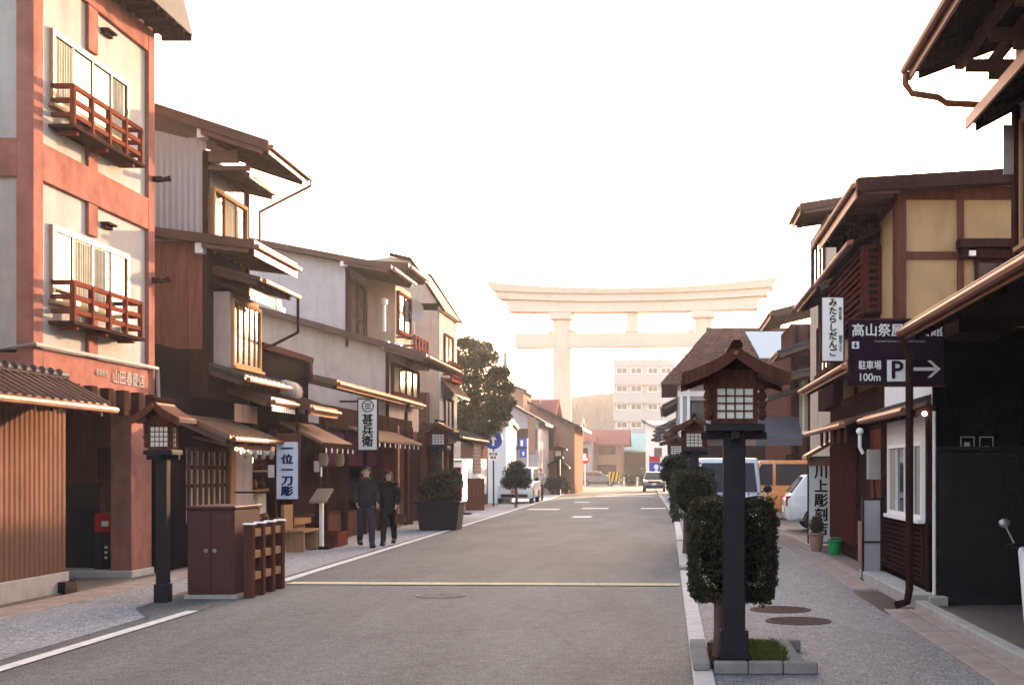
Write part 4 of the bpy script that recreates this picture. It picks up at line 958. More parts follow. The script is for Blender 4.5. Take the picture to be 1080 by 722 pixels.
MB().box(3.3, 4.9, 4.0, 15.38, 3.37, 3.42).build('porch_ceiling', 'darkwood', h)
ic = MB()
def ring(mb, x, z, w, y):
    t = 0.011
    mb.box(x, x+w, y, y+0.004, z, z+t); mb.box(x, x+w, y, y+0.004, z+w-t, z+w); mb.box(x, x+t, y, y+0.004, z+t, z+w-t); mb.box(x+w-t, x+w, y, y+0.004, z+t, z+w-t)
for px, py in ((1013, 475), (1033, 475), (1014, 494)): ring(ic, xx(px, 15.4), zz(py, 15.4), 0.17, 15.405)
ic.box(xx(1017, 15.4), xx(1023, 15.4), 15.404, 15.409, zz(472, 15.4), zz(466, 15.4)); ic.box(xx(1038, 15.4), xx(1043, 15.4), 15.404, 15.409, zz(473, 15.4), zz(470, 15.4))
ic.build('line_marks', 'greymetal', h)
pipe(h, [(2.68, 14.49, 3.2), (2.7, 14.49, 3.05), (2.76, 14.49, 2.95), (2.76, 14.49, 0.3), (2.73, 14.47, 0.16), (2.6, 14.4, 0.13)], 0.045, 'darkwood')
MB().box(3.3, 3.95, 14.4, 15.42, 3.2, 3.36).build('side_beam', 'darkwood', h)
pipe(h, [(3.22, 15.34, 2.35), (3.22, 15.34, 0.12)], 0.022, 'signwhite')
MB().box(3.14, 3.36, 15.2, 15.4, 0.025, 0.14).build('foot_block', 'concrete', h, bevel=0.01)

# booth with white wall
b = thing('white_booth', 'small white walled shop front with sliding windows over dark slats', 'shop', (5, 17, 0))
XB = 3.23; BF = Face('x', XB, -1)
MB().box(XB+0.02, 8, 15.62, 19.0, 0.0, 3.0).build('wall', 'white', b)
MB().box(XB-0.01, XB+0.019, 15.62, 19.0, 0.16, 1.0).build('lower_wall', 'blackwall', b)
slats(b, Face('x', XB-0.012, -1), 15.8, 18.7, 0.25, 0.92, 0.065, 0.03, 0.04, 'darkwood', 'slats')
window(b, Face('x', XB+0.02, -1), 15.95, 18.35, 1.03, 2.0, 4, 1, 0.05, 0.07, 'signwhite', 'glass', True, curtains=(0, 3))
cp = MB(); cp.box(XB-0.04, XB+0.06, 15.62, 15.72, 0.16, 2.45); cp.box(XB-0.04, XB+0.06, 18.8, 18.99, 0.16, 2.45); cp.build('corner_post', 'darkwood', b)
roof(b, 3.75, 2.72, 2.98, 2.42, 15.66, 19.15, 0.06, 'rooftile', 'tile', 0.22, 'copper', 0.3, rm='darkwood', fascia=0.03, name='awning_roof')
mbx = MB().box(3.0, 3.2, 18.98, 19.12, 1.5, 1.95).build('meter_box', 'cream', b, bevel=0.012)
MB().tube([(3.1, 19.05, 1.5), (3.12, 19.08, 1.2), (3.2, 19.08, 1.1), (3.2, 19.08, 0.1)], 0.02, 6).build('cable', 'blackpaint', mbx)
lp = MB(); lp.ball((xx(970, 15.9), 15.6, zz(436, 15.6)), 0.03, 10, 7); lo = lp.build('lamp', emit('bulb', (1, 0.85, 0.65), 3.0), b, smooth=True)
a = thing('standing_sign', 'narrow grey standing board in a dark frame on the pavement edge', 'sign', (xx(921, 18.7), 18.9, 0.03))
Xa, Xc = xx(912, 18.8), xx(929, 18.8)
MB().box(Xa, Xc, 18.86, 18.9, 0.6, 1.2).build('board', 'greymetal', a); MB().box(Xa, Xc, 18.86, 18.9, 0.1, 0.57).build('board', 'greymetal', a)
fr = MB(); fr.box(Xa-0.03, Xa-0.002, 18.84, 18.92, 0.02, 1.24); fr.box(Xc+0.002, Xc+0.03, 18.84, 18.92, 0.02, 1.24); fr.box(Xa, Xc, 18.845, 18.915, 1.202, 1.235); fr.box(Xa, Xc, 18.845, 18.915, 0.572, 0.598); fr.box(Xa, Xc, 18.845, 18.915, 0.06, 0.098)
fr.box(Xa-0.03, Xa-0.002, 18.7, 19.05, 0.022, 0.05); fr.box(Xc+0.002, Xc+0.03, 18.7, 19.05, 0.022, 0.05); fr.build('frame', 'blackpaint', a)

# direction sign
s = thing('direction_sign', 'purple direction sign with white lettering, a parking symbol and an arrow', 'sign', (2.7, 14.95, 2.6))
Ys = 14.95; sx = lambda px: xx(px, Ys); sz = lambda py: zz(py, Ys)
MB().box(sx(895), sx(996), Ys, Ys+0.05, sz(406), sz(337)).build('board', 'navy', s, bevel=0.006)
fb = MB(); fb.box(sx(895)-0.012, sx(996)+0.012, Ys+0.004, Ys+0.046, sz(337)+0.001, sz(337)+0.018); fb.box(sx(895)-0.012, sx(996)+0.012, Ys+0.004, Ys+0.046, sz(406)-0.018, sz(406)-0.001); fb.build('rim', 'brownwood', s)
po = MB()
for z in (sz(345), sz(398)): po.box(sx(996)-0.05, sx(996)-0.015, Ys+0.05, 15.63, z-0.02, z+0.02)
po.build('arms', 'darkwood', s)
text('高山祭屋台会館', 0.158, 'signwhite', s, (sx(946.5), Ys-0.004, sz(349)), 'cam', bold=0.0028, xs=0.97)
text('TAKAYAMA FESTIVAL FLOATS EXHIBITION HALL', 0.029, 'greymetal', s, (sx(949), Ys-0.004, sz(360)), 'cam', xs=0.95)
MB().box(sx(898.5), sx(906), Ys-0.006, Ys-0.001, sz(367.5), sz(360)).build('symbol_plate', 'signwhite', s)
ar = MB(); cx = sx(902.2)
ar.box(cx-0.008, cx+0.008, Ys-0.011, Ys-0.0065, sz(365.5), sz(361)); ar.prism_y([(cx, sz(366.8)), (cx+0.03, sz(363.8)), (cx+0.015, sz(363.9)), (cx, sz(364.9)), (cx-0.015, sz(363.9)), (cx-0.03, sz(363.8))], Ys-0.011, Ys-0.0065)
ar.build('down_arrow', 'navy', s)
text('駐車場', 0.11, 'signwhite', s, (sx(917.5), Ys-0.004, sz(385.5)), 'cam', bold=0.002, xs=0.82)
text('100m', 0.125, 'signwhite', s, (sx(917), Ys-0.004, sz(398)), 'cam', bold=0.002, xs=0.95)
MB().box(sx(935.5), sx(956), Ys-0.006, Ys-0.001, sz(402), sz(379.5)).build('symbol_plate', 'signwhite', s)
text('P', 0.29, 'navy', s, (sx(945.7), Ys-0.011, sz(390.8)), 'cam', bold=0.007)
ra = MB()
ra.box(sx(962), sx(987), Ys-0.008, Ys-0.002, sz(390.8), sz(387.2))
tip = (sx(992), sz(389))
for sg in (1, -1):
    dz = sg*sz(380)-sg*sz(389) if sg > 0 else -(sz(380)-sz(389))
    ra.prism_y([(tip[0], tip[1]), (tip[0]-0.045, tip[1]), (sx(978), tip[1]+dz), (sx(978)+0.04, tip[1]+dz)], Ys-0.0085, Ys-0.0025)
ra.build('arrow', 'signwhite', s)

# ------------------------------------------------------------------ ochre house
XW, Y2E, YE = 3.67, 20.4, 26.6
h = thing('ochre_house', 'ochre plaster house with dark timbers and a slatted bay over the shop', 'house', (6, Y2E, 0))
N = Face('y', Y2E, -1); E = Face('x', XW, -1)
MB().box(XW+0.02, 11, Y2E+0.02, YE, 2.9, 6.2).build('wall', 'ochre', h)
tf = MB()
for x0, w in ((XW, 0.16), (XW+0.98, 0.1), (XW+2.0, 0.14)): N.box(tf, x0, x0+w, 2.9, 6.25, -0.05, 0.03)
for z0, w in ((5.0, 0.12), (5.95, 0.2), (3.9, 0.1)): N.box(tf, XW+0.165, 11, z0, z0+w, -0.05, 0.018)
tf.build('timber_frame', 'brownwood', h); tf = MB(); E.box(tf, Y2E+0.001, YE, 5.9, 6.1, -0.05, 0.02); E.box(tf, Y2E+0.001, YE, 2.95, 3.1, -0.05, 0.02)
for y in (Y2E+0.001, 22.0, 24.6): E.box(tf, y, y+0.14, 2.9, 6.2, -0.05, 0.03)
tf.build('timber_frame', 'brownwood', h)
roof(h, 9.5, 6.58, 3.0, zz(190, 20), 20.0, 24.9, 0.14, 'roofmetal', 'seam', 0.3, 'copper', 0.4, fascia=0.14, rx=XW, name='roof')
vg = MB(); vg.prism_y([(9.5, 6.6), (3.0, 6.2), (3.0, 5.98), (9.5, 6.38)], 19.93, 19.99); vg.build('bargeboard', 'darkwood', h)
window(h, N, XW+1.25, XW+1.98, 4.1, 5.0, 2, 1, 0.06, 0.06, 'darkwood', 'glass')
nh = MB(); N.box(nh, XW+0.95, 6.6, 5.15, 5.28, 0.03, 0.3); N.box(nh, XW+1.0, 6.6, 5.0, 5.14, 0.032, 0.16); nh.build('window_hood', 'darkwood', h)
wm = MB(); N.box(wm, XW+1.12, XW+1.22, 5.02, 5.1, 0.17, 0.24); wm.build('insulator', 'signwhite', h)
MB().box(3.42, XW+0.02, 21.9, 26.2, 4.3, 5.5).build('bay', 'darkwood', h)
slats(h, Face('x', 3.42, -1), 21.9, 26.2, 4.35, 5.45, 0.12, 0.055, 0.06, 'latticewood', 'louvre')
slats(h, Face('y', 21.9, -1), 3.43, XW, 4.35, 5.45, 0.12, 0.055, 0.04, 'latticewood', 'louvre')
roof(h, XW, 5.75, 3.2, 5.55, 21.8, 26.3, 0.05, 'darkwood', 'none', 0.3, 'copper', None, fascia=0.03, name='window_hood')
for k in range(6):
    br = MB()
    for q in range(3): br.box(3.1+q*0.18, 3.3+q*0.18, 22.0+k*0.5, 22.1+k*0.5, 5.92-q*0.12, 6.045-q*0.12)
    br.build('eave_bracket', 'darkwood', h)
roof(h, XW, 3.72, 2.88, 3.34, 20.2, 26.8, 0.09, 'rooftile', 'tile', 0.24, 'copper', 0.35, fascia=0.06, name='awning_roof')
MB().box(3.42, 11, Y2E-0.9, YE, 0.0, 2.88).build('ground_wall', 'darkwood', h)
GE = Face('x', 3.42, -1)
boards(h, GE, 19.6, 21.2, 0.03, 2.3, 0.14, 0.03, 'redwood')
boards(h, GE, 21.25, 22.6, 0.03, 0.75, 0.14, 0.03, 'orangewall', 'lit_boarding')  # orange paints the lit lower part of the red-brown boards
lattice(h, GE, 22.8, 26.2, 0.3, 2.1, 0.1, 0.04, 0.06, 'latticewood', 'blackpaint', (0.4,), 'lattice_window')
roof(h, 3.42, 2.62, 2.95, 2.42, 21.0, 26.4, 0.05, 'roofmetal', 'none', 0.3, 'copper', None, fascia=0.03, name='awning_roof')
for k in range(5): MB().box(2.98, 3.02, 21.3+k*0.8, 21.5+k*0.8, 2.1, 2.38).build('noren_tab', 'brownwood', h)
fl = MB(); fl.tube([(3.05, 20.1, 2.2), (3.05, 20.1, 2.0), (3.1, 20.1, 1.9)], 0.03, 6); fl.ball((3.05, 20.1, 2.25), 0.06, 8, 6); fl.build('wall_lamp', 'signwhite', h)
wl_ = MB(); wl_.box(3.05, 3.2, 20.3, 20.42, zz(343, 20.3), zz(337, 20.3)); wl_.build('floodlight', 'signwhite', h)

s = vsign('shop_sign', 'hanging white sign with black brush characters under the ochre house eave', xx(867, 21.7), xx(889.5, 21.7), 21.7, zz(382, 22), zz(316, 22), 'みたらしだんご', 'signwhite', 'ink', 0.145, 0.97, bold=0.004, zoff=0.02)
# narrow side columns of small characters
vtext('高山名物', 0.06, 'ink', s, (xx(886, 21.7), 21.688, zz(333, 22)), 'cam', spacing=0.9)
vtext('御団子もち', 0.06, 'ink', s, (xx(886.3, 21.7), 21.688, zz(364, 22)), 'cam', spacing=0.9)
s = vsign('shop_sign', 'upright weathered white shop board with brush lettering beside the plant pot', xx(853, 27.4), xx(879, 27.4), 27.4, 0.1, zz(482, 27.4), '川上彫刻店', 'white', 'ink', 0.3, 1.02, bold=0.009, zoff=-0.03)
rr = MB(); Xm = xx(866, 27.4); x0, x1 = xx(848, 27.4), xx(883, 27.4)
rr.prism_y([(x0, zz(484, 27.2)), (x1, zz(464, 27.2)), (x1, zz(460, 27.2)), (x0, zz(480, 27.2))], 27.0, 27.8); rr.build('roof', 'copper', s)
MB().box(xx(852, 27.4), xx(880, 27.4), 27.38, 27.395, zz(491, 27.4), zz(482.5, 27.4)+0.001).build('header', 'orangewall', s)

p = thing('plant_pot', 'brown plant pot with a dry bush in front of the shop board', 'plant pot', (xx(861, 25.6), 25.6, 0.02))
cx = xx(861, 25.6)
MB().lathe([(0.1, 0.02), (0.15, 0.34), (0.17, 0.35), (0.17, 0.39), (0.14, 0.39), (0.13, 0.34)], cx, 25.6, 16).build('pot', 'orangewall', p, smooth=True)
lf = MB()
for i in range(900):
    d = Vector((random.gauss(0,1), random.gauss(0,1), random.gauss(0,1))).normalized()*random.uniform(0.4, 1); lf.leaf((cx+d.x*0.15, 25.6+d.y*0.15, 0.55+d.z*0.2), 0.05)
lf.build('foliage', 'leafbrown', p, recalc=False)
MB().tube([(cx, 25.6, 0.33), (cx+0.02, 25.6, 0.8)], 0.025, 6).build('stem', 'bark', p)
p = thing('green_bucket', 'bright green plastic bucket on the shop threshold', 'bucket', (3.25, 24.6, 0.03))
MB().lathe([(0.1, 0.03), (0.13, 0.27), (0.145, 0.275), (0.145, 0.3), (0.125, 0.3), (0.1, 0.06)], 3.25, 24.6, 16).build('body', 'green', p, smooth=True)
MB().tube([(3.25+0.14*math.cos(t), 24.6-0.02, 0.29+0.06*math.sin(t)) for t in [math.pi*i/10 for i in range(11)]], 0.006, 5).build('handle', 'steel', p)

# ------------------------------------------------------------------ third house (upper floor behind the ochre house)
h = thing('tall_eaves_house', 'narrow three storey house whose top eave shows past the ochre house', 'house', (6, 27, 0))
MB().box(4.0, 6, 27.0, 31.6, 0.0, 6.2).build('lower_wall', 'beige', h)
MB().box(4.0, 6, 31.6, 35.4, 0.0, 7.95).build('wall', 'beige', h)
roof(h, 4.6, 8.32, 3.3, 8.12, 31.2, 33.2, 0.16, 'roofmetal', 'seam', 0.4, 'copper', 0.4, fascia=0.1, name='roof')
roof(h, 4.6, 8.32, 7.0, 7.2, 31.2, 35.8, 0.16, 'roofmetal', 'seam', 0.4, None, None, name='roof')
roof(h, 4.0, 5.9, 3.15, 5.55, 26.7, 30.4, 0.1, 'roofmetal', 'seam', 0.4, 'copper', 0.4, fascia=0.06, name='pent_roof')
window(h, Face('x', 4.0, -1), 32.0, 34.5, 6.4, 7.6, 3, 1, 0.07, 0.07, 'brownwood', 'glass')
MB().box(3.55, 4.0, 27.05, 29.8, 3.0, 5.5).build('bay', 'darkwood', h)
window(h, Face('x', 3.55, -1), 27.2, 29.6, 3.8, 4.9, 4, 1, 0.07, 0.07, 'brownwood', 'glass')

# ------------------------------------------------------------------ house beyond the parking bay
h = thing('parking_house', 'dark timber house beyond the parked vans with a violet awning', 'house', (8, 47, 0))
MB().box(4.6, 12, 47.0, 51, 0.0, 7.0).build('wall', 'brownwood', h)
MB().box(4.6, 12, 51.002, 59, 0.0, 6.15).build('unseen_shade_wing', 'brownwood', h)  # hidden flat block, added so its shadow falls across the garage shutter
roof(h, 9.5, 8.8, xx(812, 47), zz(330, 47), 46.4, 51.3, 0.16, 'roofmetal', 'seam', 0.5, 'copper', 0.4, fascia=0.1, rx=4.6, name='roof')
N = Face('y', 47, -1)
window(h, N, 4.75, 5.35, 3.0, 5.2, 2, 1, 0.07, 0.07, 'signwhite', 'curtain', name='window')
q = MB(); N.box(q, 4.6, 8, 5.5, 5.8, 0, 0.08); q.build('beam', 'darkwood', h)
roof(h, 9.5, 5.9, 3.6, 4.2, 45.2, 47, 0.1, 'rooftile', 'tile', 0.3, None, None, name='porch_roof')
roof(h, 5.6, 6.35, 3.9, 5.75, 44.6, 46.9, 0.12, 'rooftile', 'tile', 0.3, 'copper', 0.4, fascia=0.06, name='layered_roof')
roof(h, 5.4, 5.2, 3.5, 4.75, 43.6, 46.9, 0.12, 'rooftile', 'tile', 0.3, 'copper', 0.4, fascia=0.06, name='layered_roof')
q = MB()
for px in (838, 852): N.box(q, xx(px, 47), xx(px, 47)+0.16, 0.1, 6.9, 0, 0.09)
q.build('corner_post', 'darkwood', h)
window(h, N, xx(855, 47), xx(868, 47), 5.9, 6.7, 2, 1, 0.06, 0.06, 'darkwood', 'glass')
w_ = MB(); w_.prism_x([(45.4, 2.75), (46.95, 3.5), (46.95, 3.6), (45.4, 2.85)], 3.2, 4.85); w_.build('awning', mat('violet', (0.085, 0.08, 0.1), 0.7, 0.1), h)
w_ = MB(); w_.box(3.2, 4.85, 45.37, 45.398, 2.5, 2.84); w_.build('awning_valance', 'violet', h)
MB().box(4.4, 9, 46.2, 46.9, 0.0, 2.2).build('shopfront', 'darkwood', h)

# hip roofed house behind the near lantern
h = thing('hip_roof_house', 'brown hip roofed house with a blue glazed roof panel and white posts', 'house', (4, 62, 0))
Xl, Xr = xx(715, 62), 6.3
MB().box(Xl, Xr, 62.0, 72, 0.0, 6.1).build('wall', 'cream', h)
hp = MB(); ze = zz(405, 61.5); zr = zz(349, 66)
A, B_, C_, D = (Xl-0.8, 61.2, ze), (Xr+0.5, 61.2, ze), (Xr+0.5, 73, ze), (Xl-0.8, 73, ze); R1, R2 = (xx(747, 66), 66, zr), (Xr, 66, zr)
hp.add([A, B_, C_, D, R1, R2], [(0, 1, 5, 4), (1, 2, 5), (2, 3, 4, 5), (3, 0, 4), (0, 3, 2, 1)])
hr = hp.build('roof', 'hiproof', h)
sm = MB()
for k in range(24):
    f = k/23; x = A[0]+(B_[0]-A[0])*f; xt = R1[0]+(R2[0]-R1[0])*f
    sm.tube([(x, 61.18, ze+0.03), (xt, 66, zr+0.03)], 0.04, 5)
for k in range(9):
    f = k/8; y = 61.2+f*11.8; sm.tube([(A[0], y, ze+0.02), (R1[0], 66, zr+0.03)], 0.05, 5)
for k in range(1, 14):
    f = k/14; xa, xb = A[0]+(R1[0]-A[0])*f, B_[0]+(Xr-B_[0])*f; y = 61.2+4.8*f; z = ze+(zr-ze)*f
    sm.box(xa, xb, y-0.05, y+0.05, z-0.03, z+0.055)
sm.tube([(R1[0]-0.1, 66, zr+0.06), (Xr, 66, zr+0.06)], 0.12, 6); sm.build('roof_ribs', 'hiproof', hr)
gp = MB()
def onroof(px, f, lift):
    y = 61.2+(66-61.2)*f; z = ze+(zr-ze)*f; return (xx(px, y), y-0.05, z+lift)
a_, b_, c_, d_ = onroof(786, 0.95, 0.1), onroof(838, 0.95, 0.1), onroof(834, 0.45, 0.1), onroof(801, 0.45, 0.1)
gp.add([a_, b_, c_, d_] + [(v[0], v[1], v[2]-0.08) for v in (a_, b_, c_, d_)], [(0, 1, 2, 3), (7, 6, 5, 4), (0, 4, 5, 1), (1, 5, 6, 2), (2, 6, 7, 3), (3, 7, 4, 0)])
gp.build('roof_glazing', 'polycarb', hr)
N = Face('y', 62, -1)
tp = MB()
for px in (717, 724.5): N.box(tp, xx(px, 62), xx(px, 62)+0.14, 0.2, 5.6, 0, 0.12)
N.box(tp, Xl, Xr, 5.2, 5.45, 0, 0.1); tp.build('posts', 'signwhite', h)
window(h, N, xx(728, 62), xx(744, 62), 3.2, 5.0, 2, 1, 0.08, 0.08, 'darkwood', 'glass')
window(h, N, xx(800, 62), xx(830, 62), 3.2, 5.0, 4, 1, 0.08, 0.08, 'darkwood', 'glass')
roof(h, Xl+0.3, 5.3, Xl-0.75, 4.75, 62.2, 72, 0.12, 'rooftile', 'tile', 0.35, 'copper', 0.5, fascia=0.08, name='layered_roof')
roof(h, Xl+0.2, 3.9, Xl-0.7, 3.4, 62.2, 72, 0.12, 'rooftile', 'tile', 0.35, 'copper', 0.5, fascia=0.08, name='layered_roof')
roof(h, 4.5, 3.6, Xl-0.9, 2.9, 61.0, 62, 0.1, 'rooftile', 'tile', 0.3, None, None, name='porch_roof')
MB().box(Xl+0.1, Xr, 61.2, 61.95, 0, 2.8).build('shopfront', 'darkwood', h)

h = thing('eastern_eave_house', 'far dark gabled house beside the street beyond the hip roofed house', 'house', (3, 82, 0))
Xl = xx(706, 82)
MB().box(Xl, 8, 82, 90, 0, 4.7).build('wall', 'soffit', h)
MB().prism_y([(Xl-0.9, 4.3), (4, 6.6), (9, 4.3), (9, 4.15), (4, 6.4), (Xl-0.9, 4.1)], 81.4, 90.5).build('roof', 'rooftile', h)
window(h, Face('y', 82, -1), Xl+0.3, Xl+1.4, 2.8, 3.9, 2, 1, 0.08, 0.08, 'darkwood', 'glass')
orn = MB()
for k in range(4): orn.ball((Xl-0.5-0.1*k, 81.3, 4.3-0.25*k), (0.4, 0.2, 0.14), 8, 6, 0.2)
orn.build('eave_ornament', 'rooftile', h)

# ------------------------------------------------------------------ torii
T = thing('torii_gate', 'giant pale stone torii gate spanning the street', 'torii gate', (xx(667, 110), 110, 0))
T0 = T.location.copy(); T.location = (0, 0, 0)     # parts are shaped about the gate's own axis
sc_ = 110/F; H = lambda py: zz(py, 110)
for sg in (-1, 1):
    x = sg*75*sc_
    cm = MB(); cm.lathe([(0.98, 0), (0.98, 0.5), (0.86, 0.52), (0.84, 4), (0.78, 9), (0.74, H(337))], x, 0, 32); co = cm.build('column', 'toriistone', T, smooth=True)
    MB().box(x-0.98, x+0.98, -0.98, 0.98, H(336.8), H(329.5)).build('capital', 'toriistone', co, bevel=0.06)
    wd = MB()
    for s2 in (-1, 1): wd.box(x+s2*0.8, x+s2*1.28, -0.3, 0.3, H(350.6), H(347))
    wd.build('wedge', 'toriistone', co, bevel=0.02)
def beam(name, hl_top, hl_bot, ztop, zbot, hw0, hw1):
    m = MB(); n = 24; top = []; bot = []
    for i in range(n+1):
        t = -1+2*i/n
        top.append((t*hl_top, ztop(t))); bot.append((t*hl_bot, zbot(t)))
    vs = []
    for (x, z), (xb, zb) in zip(top, bot): vs += [(x, -hw0, z), (x, hw0, z), (xb, hw1, zb), (xb, -hw1, zb)]
    fs = []
    for i in range(n):
        a = 4*i; b = a+4
        for k in range(4): fs.append((a+k, a+(k+1) % 4, b+(k+1) % 4, b+k))
    fs += [(0, 1, 2, 3), (4*n+3, 4*n+2, 4*n+1, 4*n)]
    m.add(vs, fs); return m.build(name, 'toriistone', T)
cv = lambda c, e: (lambda t: H(c)+(H(e)-H(c))*abs(t)**2.1)
beam('kasagi_cap', 152.5*sc_, 147*sc_, cv(306.2, 297), cv(311.2, 306.6), 1.5, 1.35)
beam('kasagi', 145*sc_, 142*sc_, cv(311.2, 306.2), cv(319, 314.5), 1.15, 1.1)
beam('shimaki', 134*sc_, 131.5*sc_, cv(319, 315.5), cv(329.6, 328), 0.85, 0.85)
MB().box(-124.5*sc_, 124.5*sc_, -0.45, 0.45, H(366.3), H(351)).build('tie_beam', 'toriistone', T, bevel=0.03)
MB().prism_y([(-0.46, H(329.7)), (0.46, H(329.7)), (0.56, H(350.9)), (-0.56, H(350.9))], -0.5, 0.5).build('centre_strut', 'toriistone', T, bevel=0.03)
MB().box(-0.62, 0.62, -0.5, 0.5, H(365), H(351.5)).build('strut_block', 'toriistone', T)
T.location = T0; T.rotation_euler = (0, 0, R(-5.5))

# ------------------------------------------------------------------ far buildings
h = thing('hotel_block', 'pale pink five storey hotel block rising behind the gate', 'hotel', (xx(680, 228), 228, 0))
Y = 228; N = Face('y', Y, -1); a, b = xx(647.5, Y), xx(711.5, Y)
MB().box(a, b, Y+0.02, Y+14, 0, zz(379.5, Y)).build('wall', 'hotelwall', h)
pp = MB(); N.box(pp, a-0.1, b+0.1, zz(386, Y), zz(380, Y)+0.2, 0, 0.3)
for k in range(4): N.box(pp, a-0.1, b+0.1, zz(406+19*k, Y), zz(395+19*k, Y), 0, 0.7)
pp.build('balconies', 'hotelwall', h)
for k in range(4):
    for i, (p0, p1) in enumerate(((650, 662), (665, 677), (683, 694), (697, 708))):
        window(h, N, xx(p0, Y), xx(p1, Y), zz(395+19*k, Y)+0.1, zz(387.3+19*k, Y), 2, 1, 0.15, 0.15, 'signwhite', 'glass', False)
MB().box(a+3.5*2, a+9.5, Y+4, Y+8, zz(379.5, Y), zz(376, Y)).build('roof_room', 'hotelwall', h)

def farhouse(name, label, Y, px0, px1, pye, pyr, wm, rm, ridge='x', ov=0.6, dep=9, win=(), base=0, wcol='darkwood'):
    h = thing(name, label, 'house', (xx((px0+px1)/2, Y), Y, 0))
    a, b = xx(px0, Y), xx(px1, Y); ze, zr = zz(pye, Y), zz(pyr, Y)
    if ridge == 'x':
        MB().box(a, b, Y, Y+dep, 0, ze).build('wall', wm, h)
        m = MB(); m.prism_x([(Y-ov, ze-0.1), (Y+dep/2, zr), (Y+dep+ov, ze-0.1), (Y+dep+ov, ze-0.3), (Y+dep/2, zr-0.22), (Y-ov, ze-0.3)], a-ov, b+ov)
        n = int((b-a)/0.5)
        for i in range(n+1):
            x = a-ov+0.05+(b-a+2*ov-0.1)*i/n; m.prism_x([(Y-ov, ze-0.12), (Y+dep/2, zr-0.02), (Y+dep/2, zr+0.06), (Y-ov, ze-0.02)], x-0.04, x+0.04)
        m.build('roof', rm, h)
    elif ridge == 'y':
        c = (a+b)/2; MB().prism_y([(a, 0), (b, 0), (b, ze), (c, zr-0.15), (a, ze)], Y, Y+dep).build('wall', wm, h)
        s = (zr-ze)/((b-a)/2)
        MB().prism_y([(a-ov, ze-ov*s), (c, zr), (b+ov, ze-ov*s), (b+ov, ze-ov*s+0.2), (c, zr+0.2), (a-ov, ze-ov*s+0.2)], Y-ov, Y+dep+ov).build('roof', rm, h)
    else:   # mono pitch falling to +x
        MB().prism_y([(a, 0), (b, 0), (b, ze), (a, zr)], Y, Y+dep).build('wall', wm, h)
        s = (zr-ze)/(b-a)
        MB().prism_y([(a-ov, zr+ov*s), (b+ov, ze-ov*s), (b+ov, ze-ov*s+0.18), (a-ov, zr+ov*s+0.18)], Y-ov, Y+dep+ov).build('roof', rm, h)
    for (p0, p1, q0, q1, n) in win: window(h, Face('y', Y, -1), xx(p0, Y), xx(p1, Y), zz(q1, Y), zz(q0, Y), n, 1, 0.08, 0.08, wcol, 'glass', False)
    return h
farhouse('brown_barn', 'brown boarded barn wall behind the dark pine', 58, 486, 505, 447, 440, 'soffit', 'rooftile', 'x', 0.4, 3)
farhouse('white_storehouse', 'white storehouse wall beside the blue round traffic sign', 63, 514, 534, 444, 441, 'signwhite', 'rooftan', 'x', 0.15, 4)
gh = farhouse('grey_house', 'grey plaster gabled house behind the white minivan', 80, 534, 568, 444, 425, 'lilac', 'rooftile', 'mono', 0.5, 7, ((546, 557, 452, 474, 2), (560, 566, 452, 474, 1)))
roof_ = MB(); roof_.prism_y([(xx(534, 79), zz(477, 79)), (xx(556, 79), zz(470, 79)), (xx(556, 79), zz(467, 79)), (xx(534, 79), zz(474, 79))], 78.4, 80); roof_.build('porch_roof', 'rooftile', gh)
oh = farhouse('orange_house', 'orange plaster house with a dark roof and one four pane window', 88, 566, 606, 449, 430, 'orangewall', 'rooftile', 'mono', 0.6, 9, ((571, 584, 455, 473, 4),))
qh = MB(); qh.box(xx(570, 87.8), xx(586, 87.8), 87.4, 87.99, zz(454.5, 88), zz(453, 88)); qh.build('window_hood', 'rooftile', oh)
rb_ = MB(); rb_.prism_y([(xx(574, 86), zz(492, 86)), (xx(588, 86), zz(482, 86)), (xx(600, 86), zz(492, 86)), (xx(600, 86), zz(494, 86)), (xx(588, 86), zz(484, 86)), (xx(574, 86), zz(494, 86))], 86, 88); rb_.build('porch_roof', 'rooftile', oh)
farhouse('brick_tower_house', 'tan upper storey block rising behind the grey house', 96, 534, 552, 412, 405, 'orangewall', 'rooftile', 'mono', 0.3, 6)
farhouse('maroon_roof_house', 'maroon roofed house behind the orange plaster house', 100, 553, 580, 436, 419, 'soffit', 'redroof', 'x', 0.5, 6)
farhouse('red_roof_house', 'two storey house with a sunlit red metal roof beyond the gate', 150, 622, 656, 467, 452, 'orangewall', 'redroof', 'x', 0.9, 8, ((632, 649, 470, 479, 4), (630, 650, 490, 505, 5)))
farhouse('red_roof_house', 'small pale annex with red roof at the side of the large red roof', 146, 608, 624, 464, 456, 'cream', 'redroof', 'x', 0.5, 6, ((612, 620, 472, 482, 2),))
farhouse('teal_roof_house', 'low dark house with a pale teal roof', 160, 655, 686, 474, 456, 'darkwood', 'tealroof', 'x', 1.0, 8, ((661, 672, 476, 482, 3), (660, 680, 490, 500, 4)))
farhouse('white_gable_house', 'pale gable house with a grey roof at the end of the street', 150, 681, 706, 460, 446, 'white', 'rooftile', 'mono', 0.5, 8, ((690, 698, 472, 482, 2),))
farhouse('grey_annex', 'small grey flat roofed block under the hotel', 175, 683, 702, 447, 443, 'lilac', 'greymetal', 'x', 0.2, 6)
farhouse('white_cottage', 'little white cottage behind the gate column', 170, 596, 612, 446, 440, 'white', 'rooftan', 'x', 0.3, 6, ((600, 606, 452, 460, 2),))

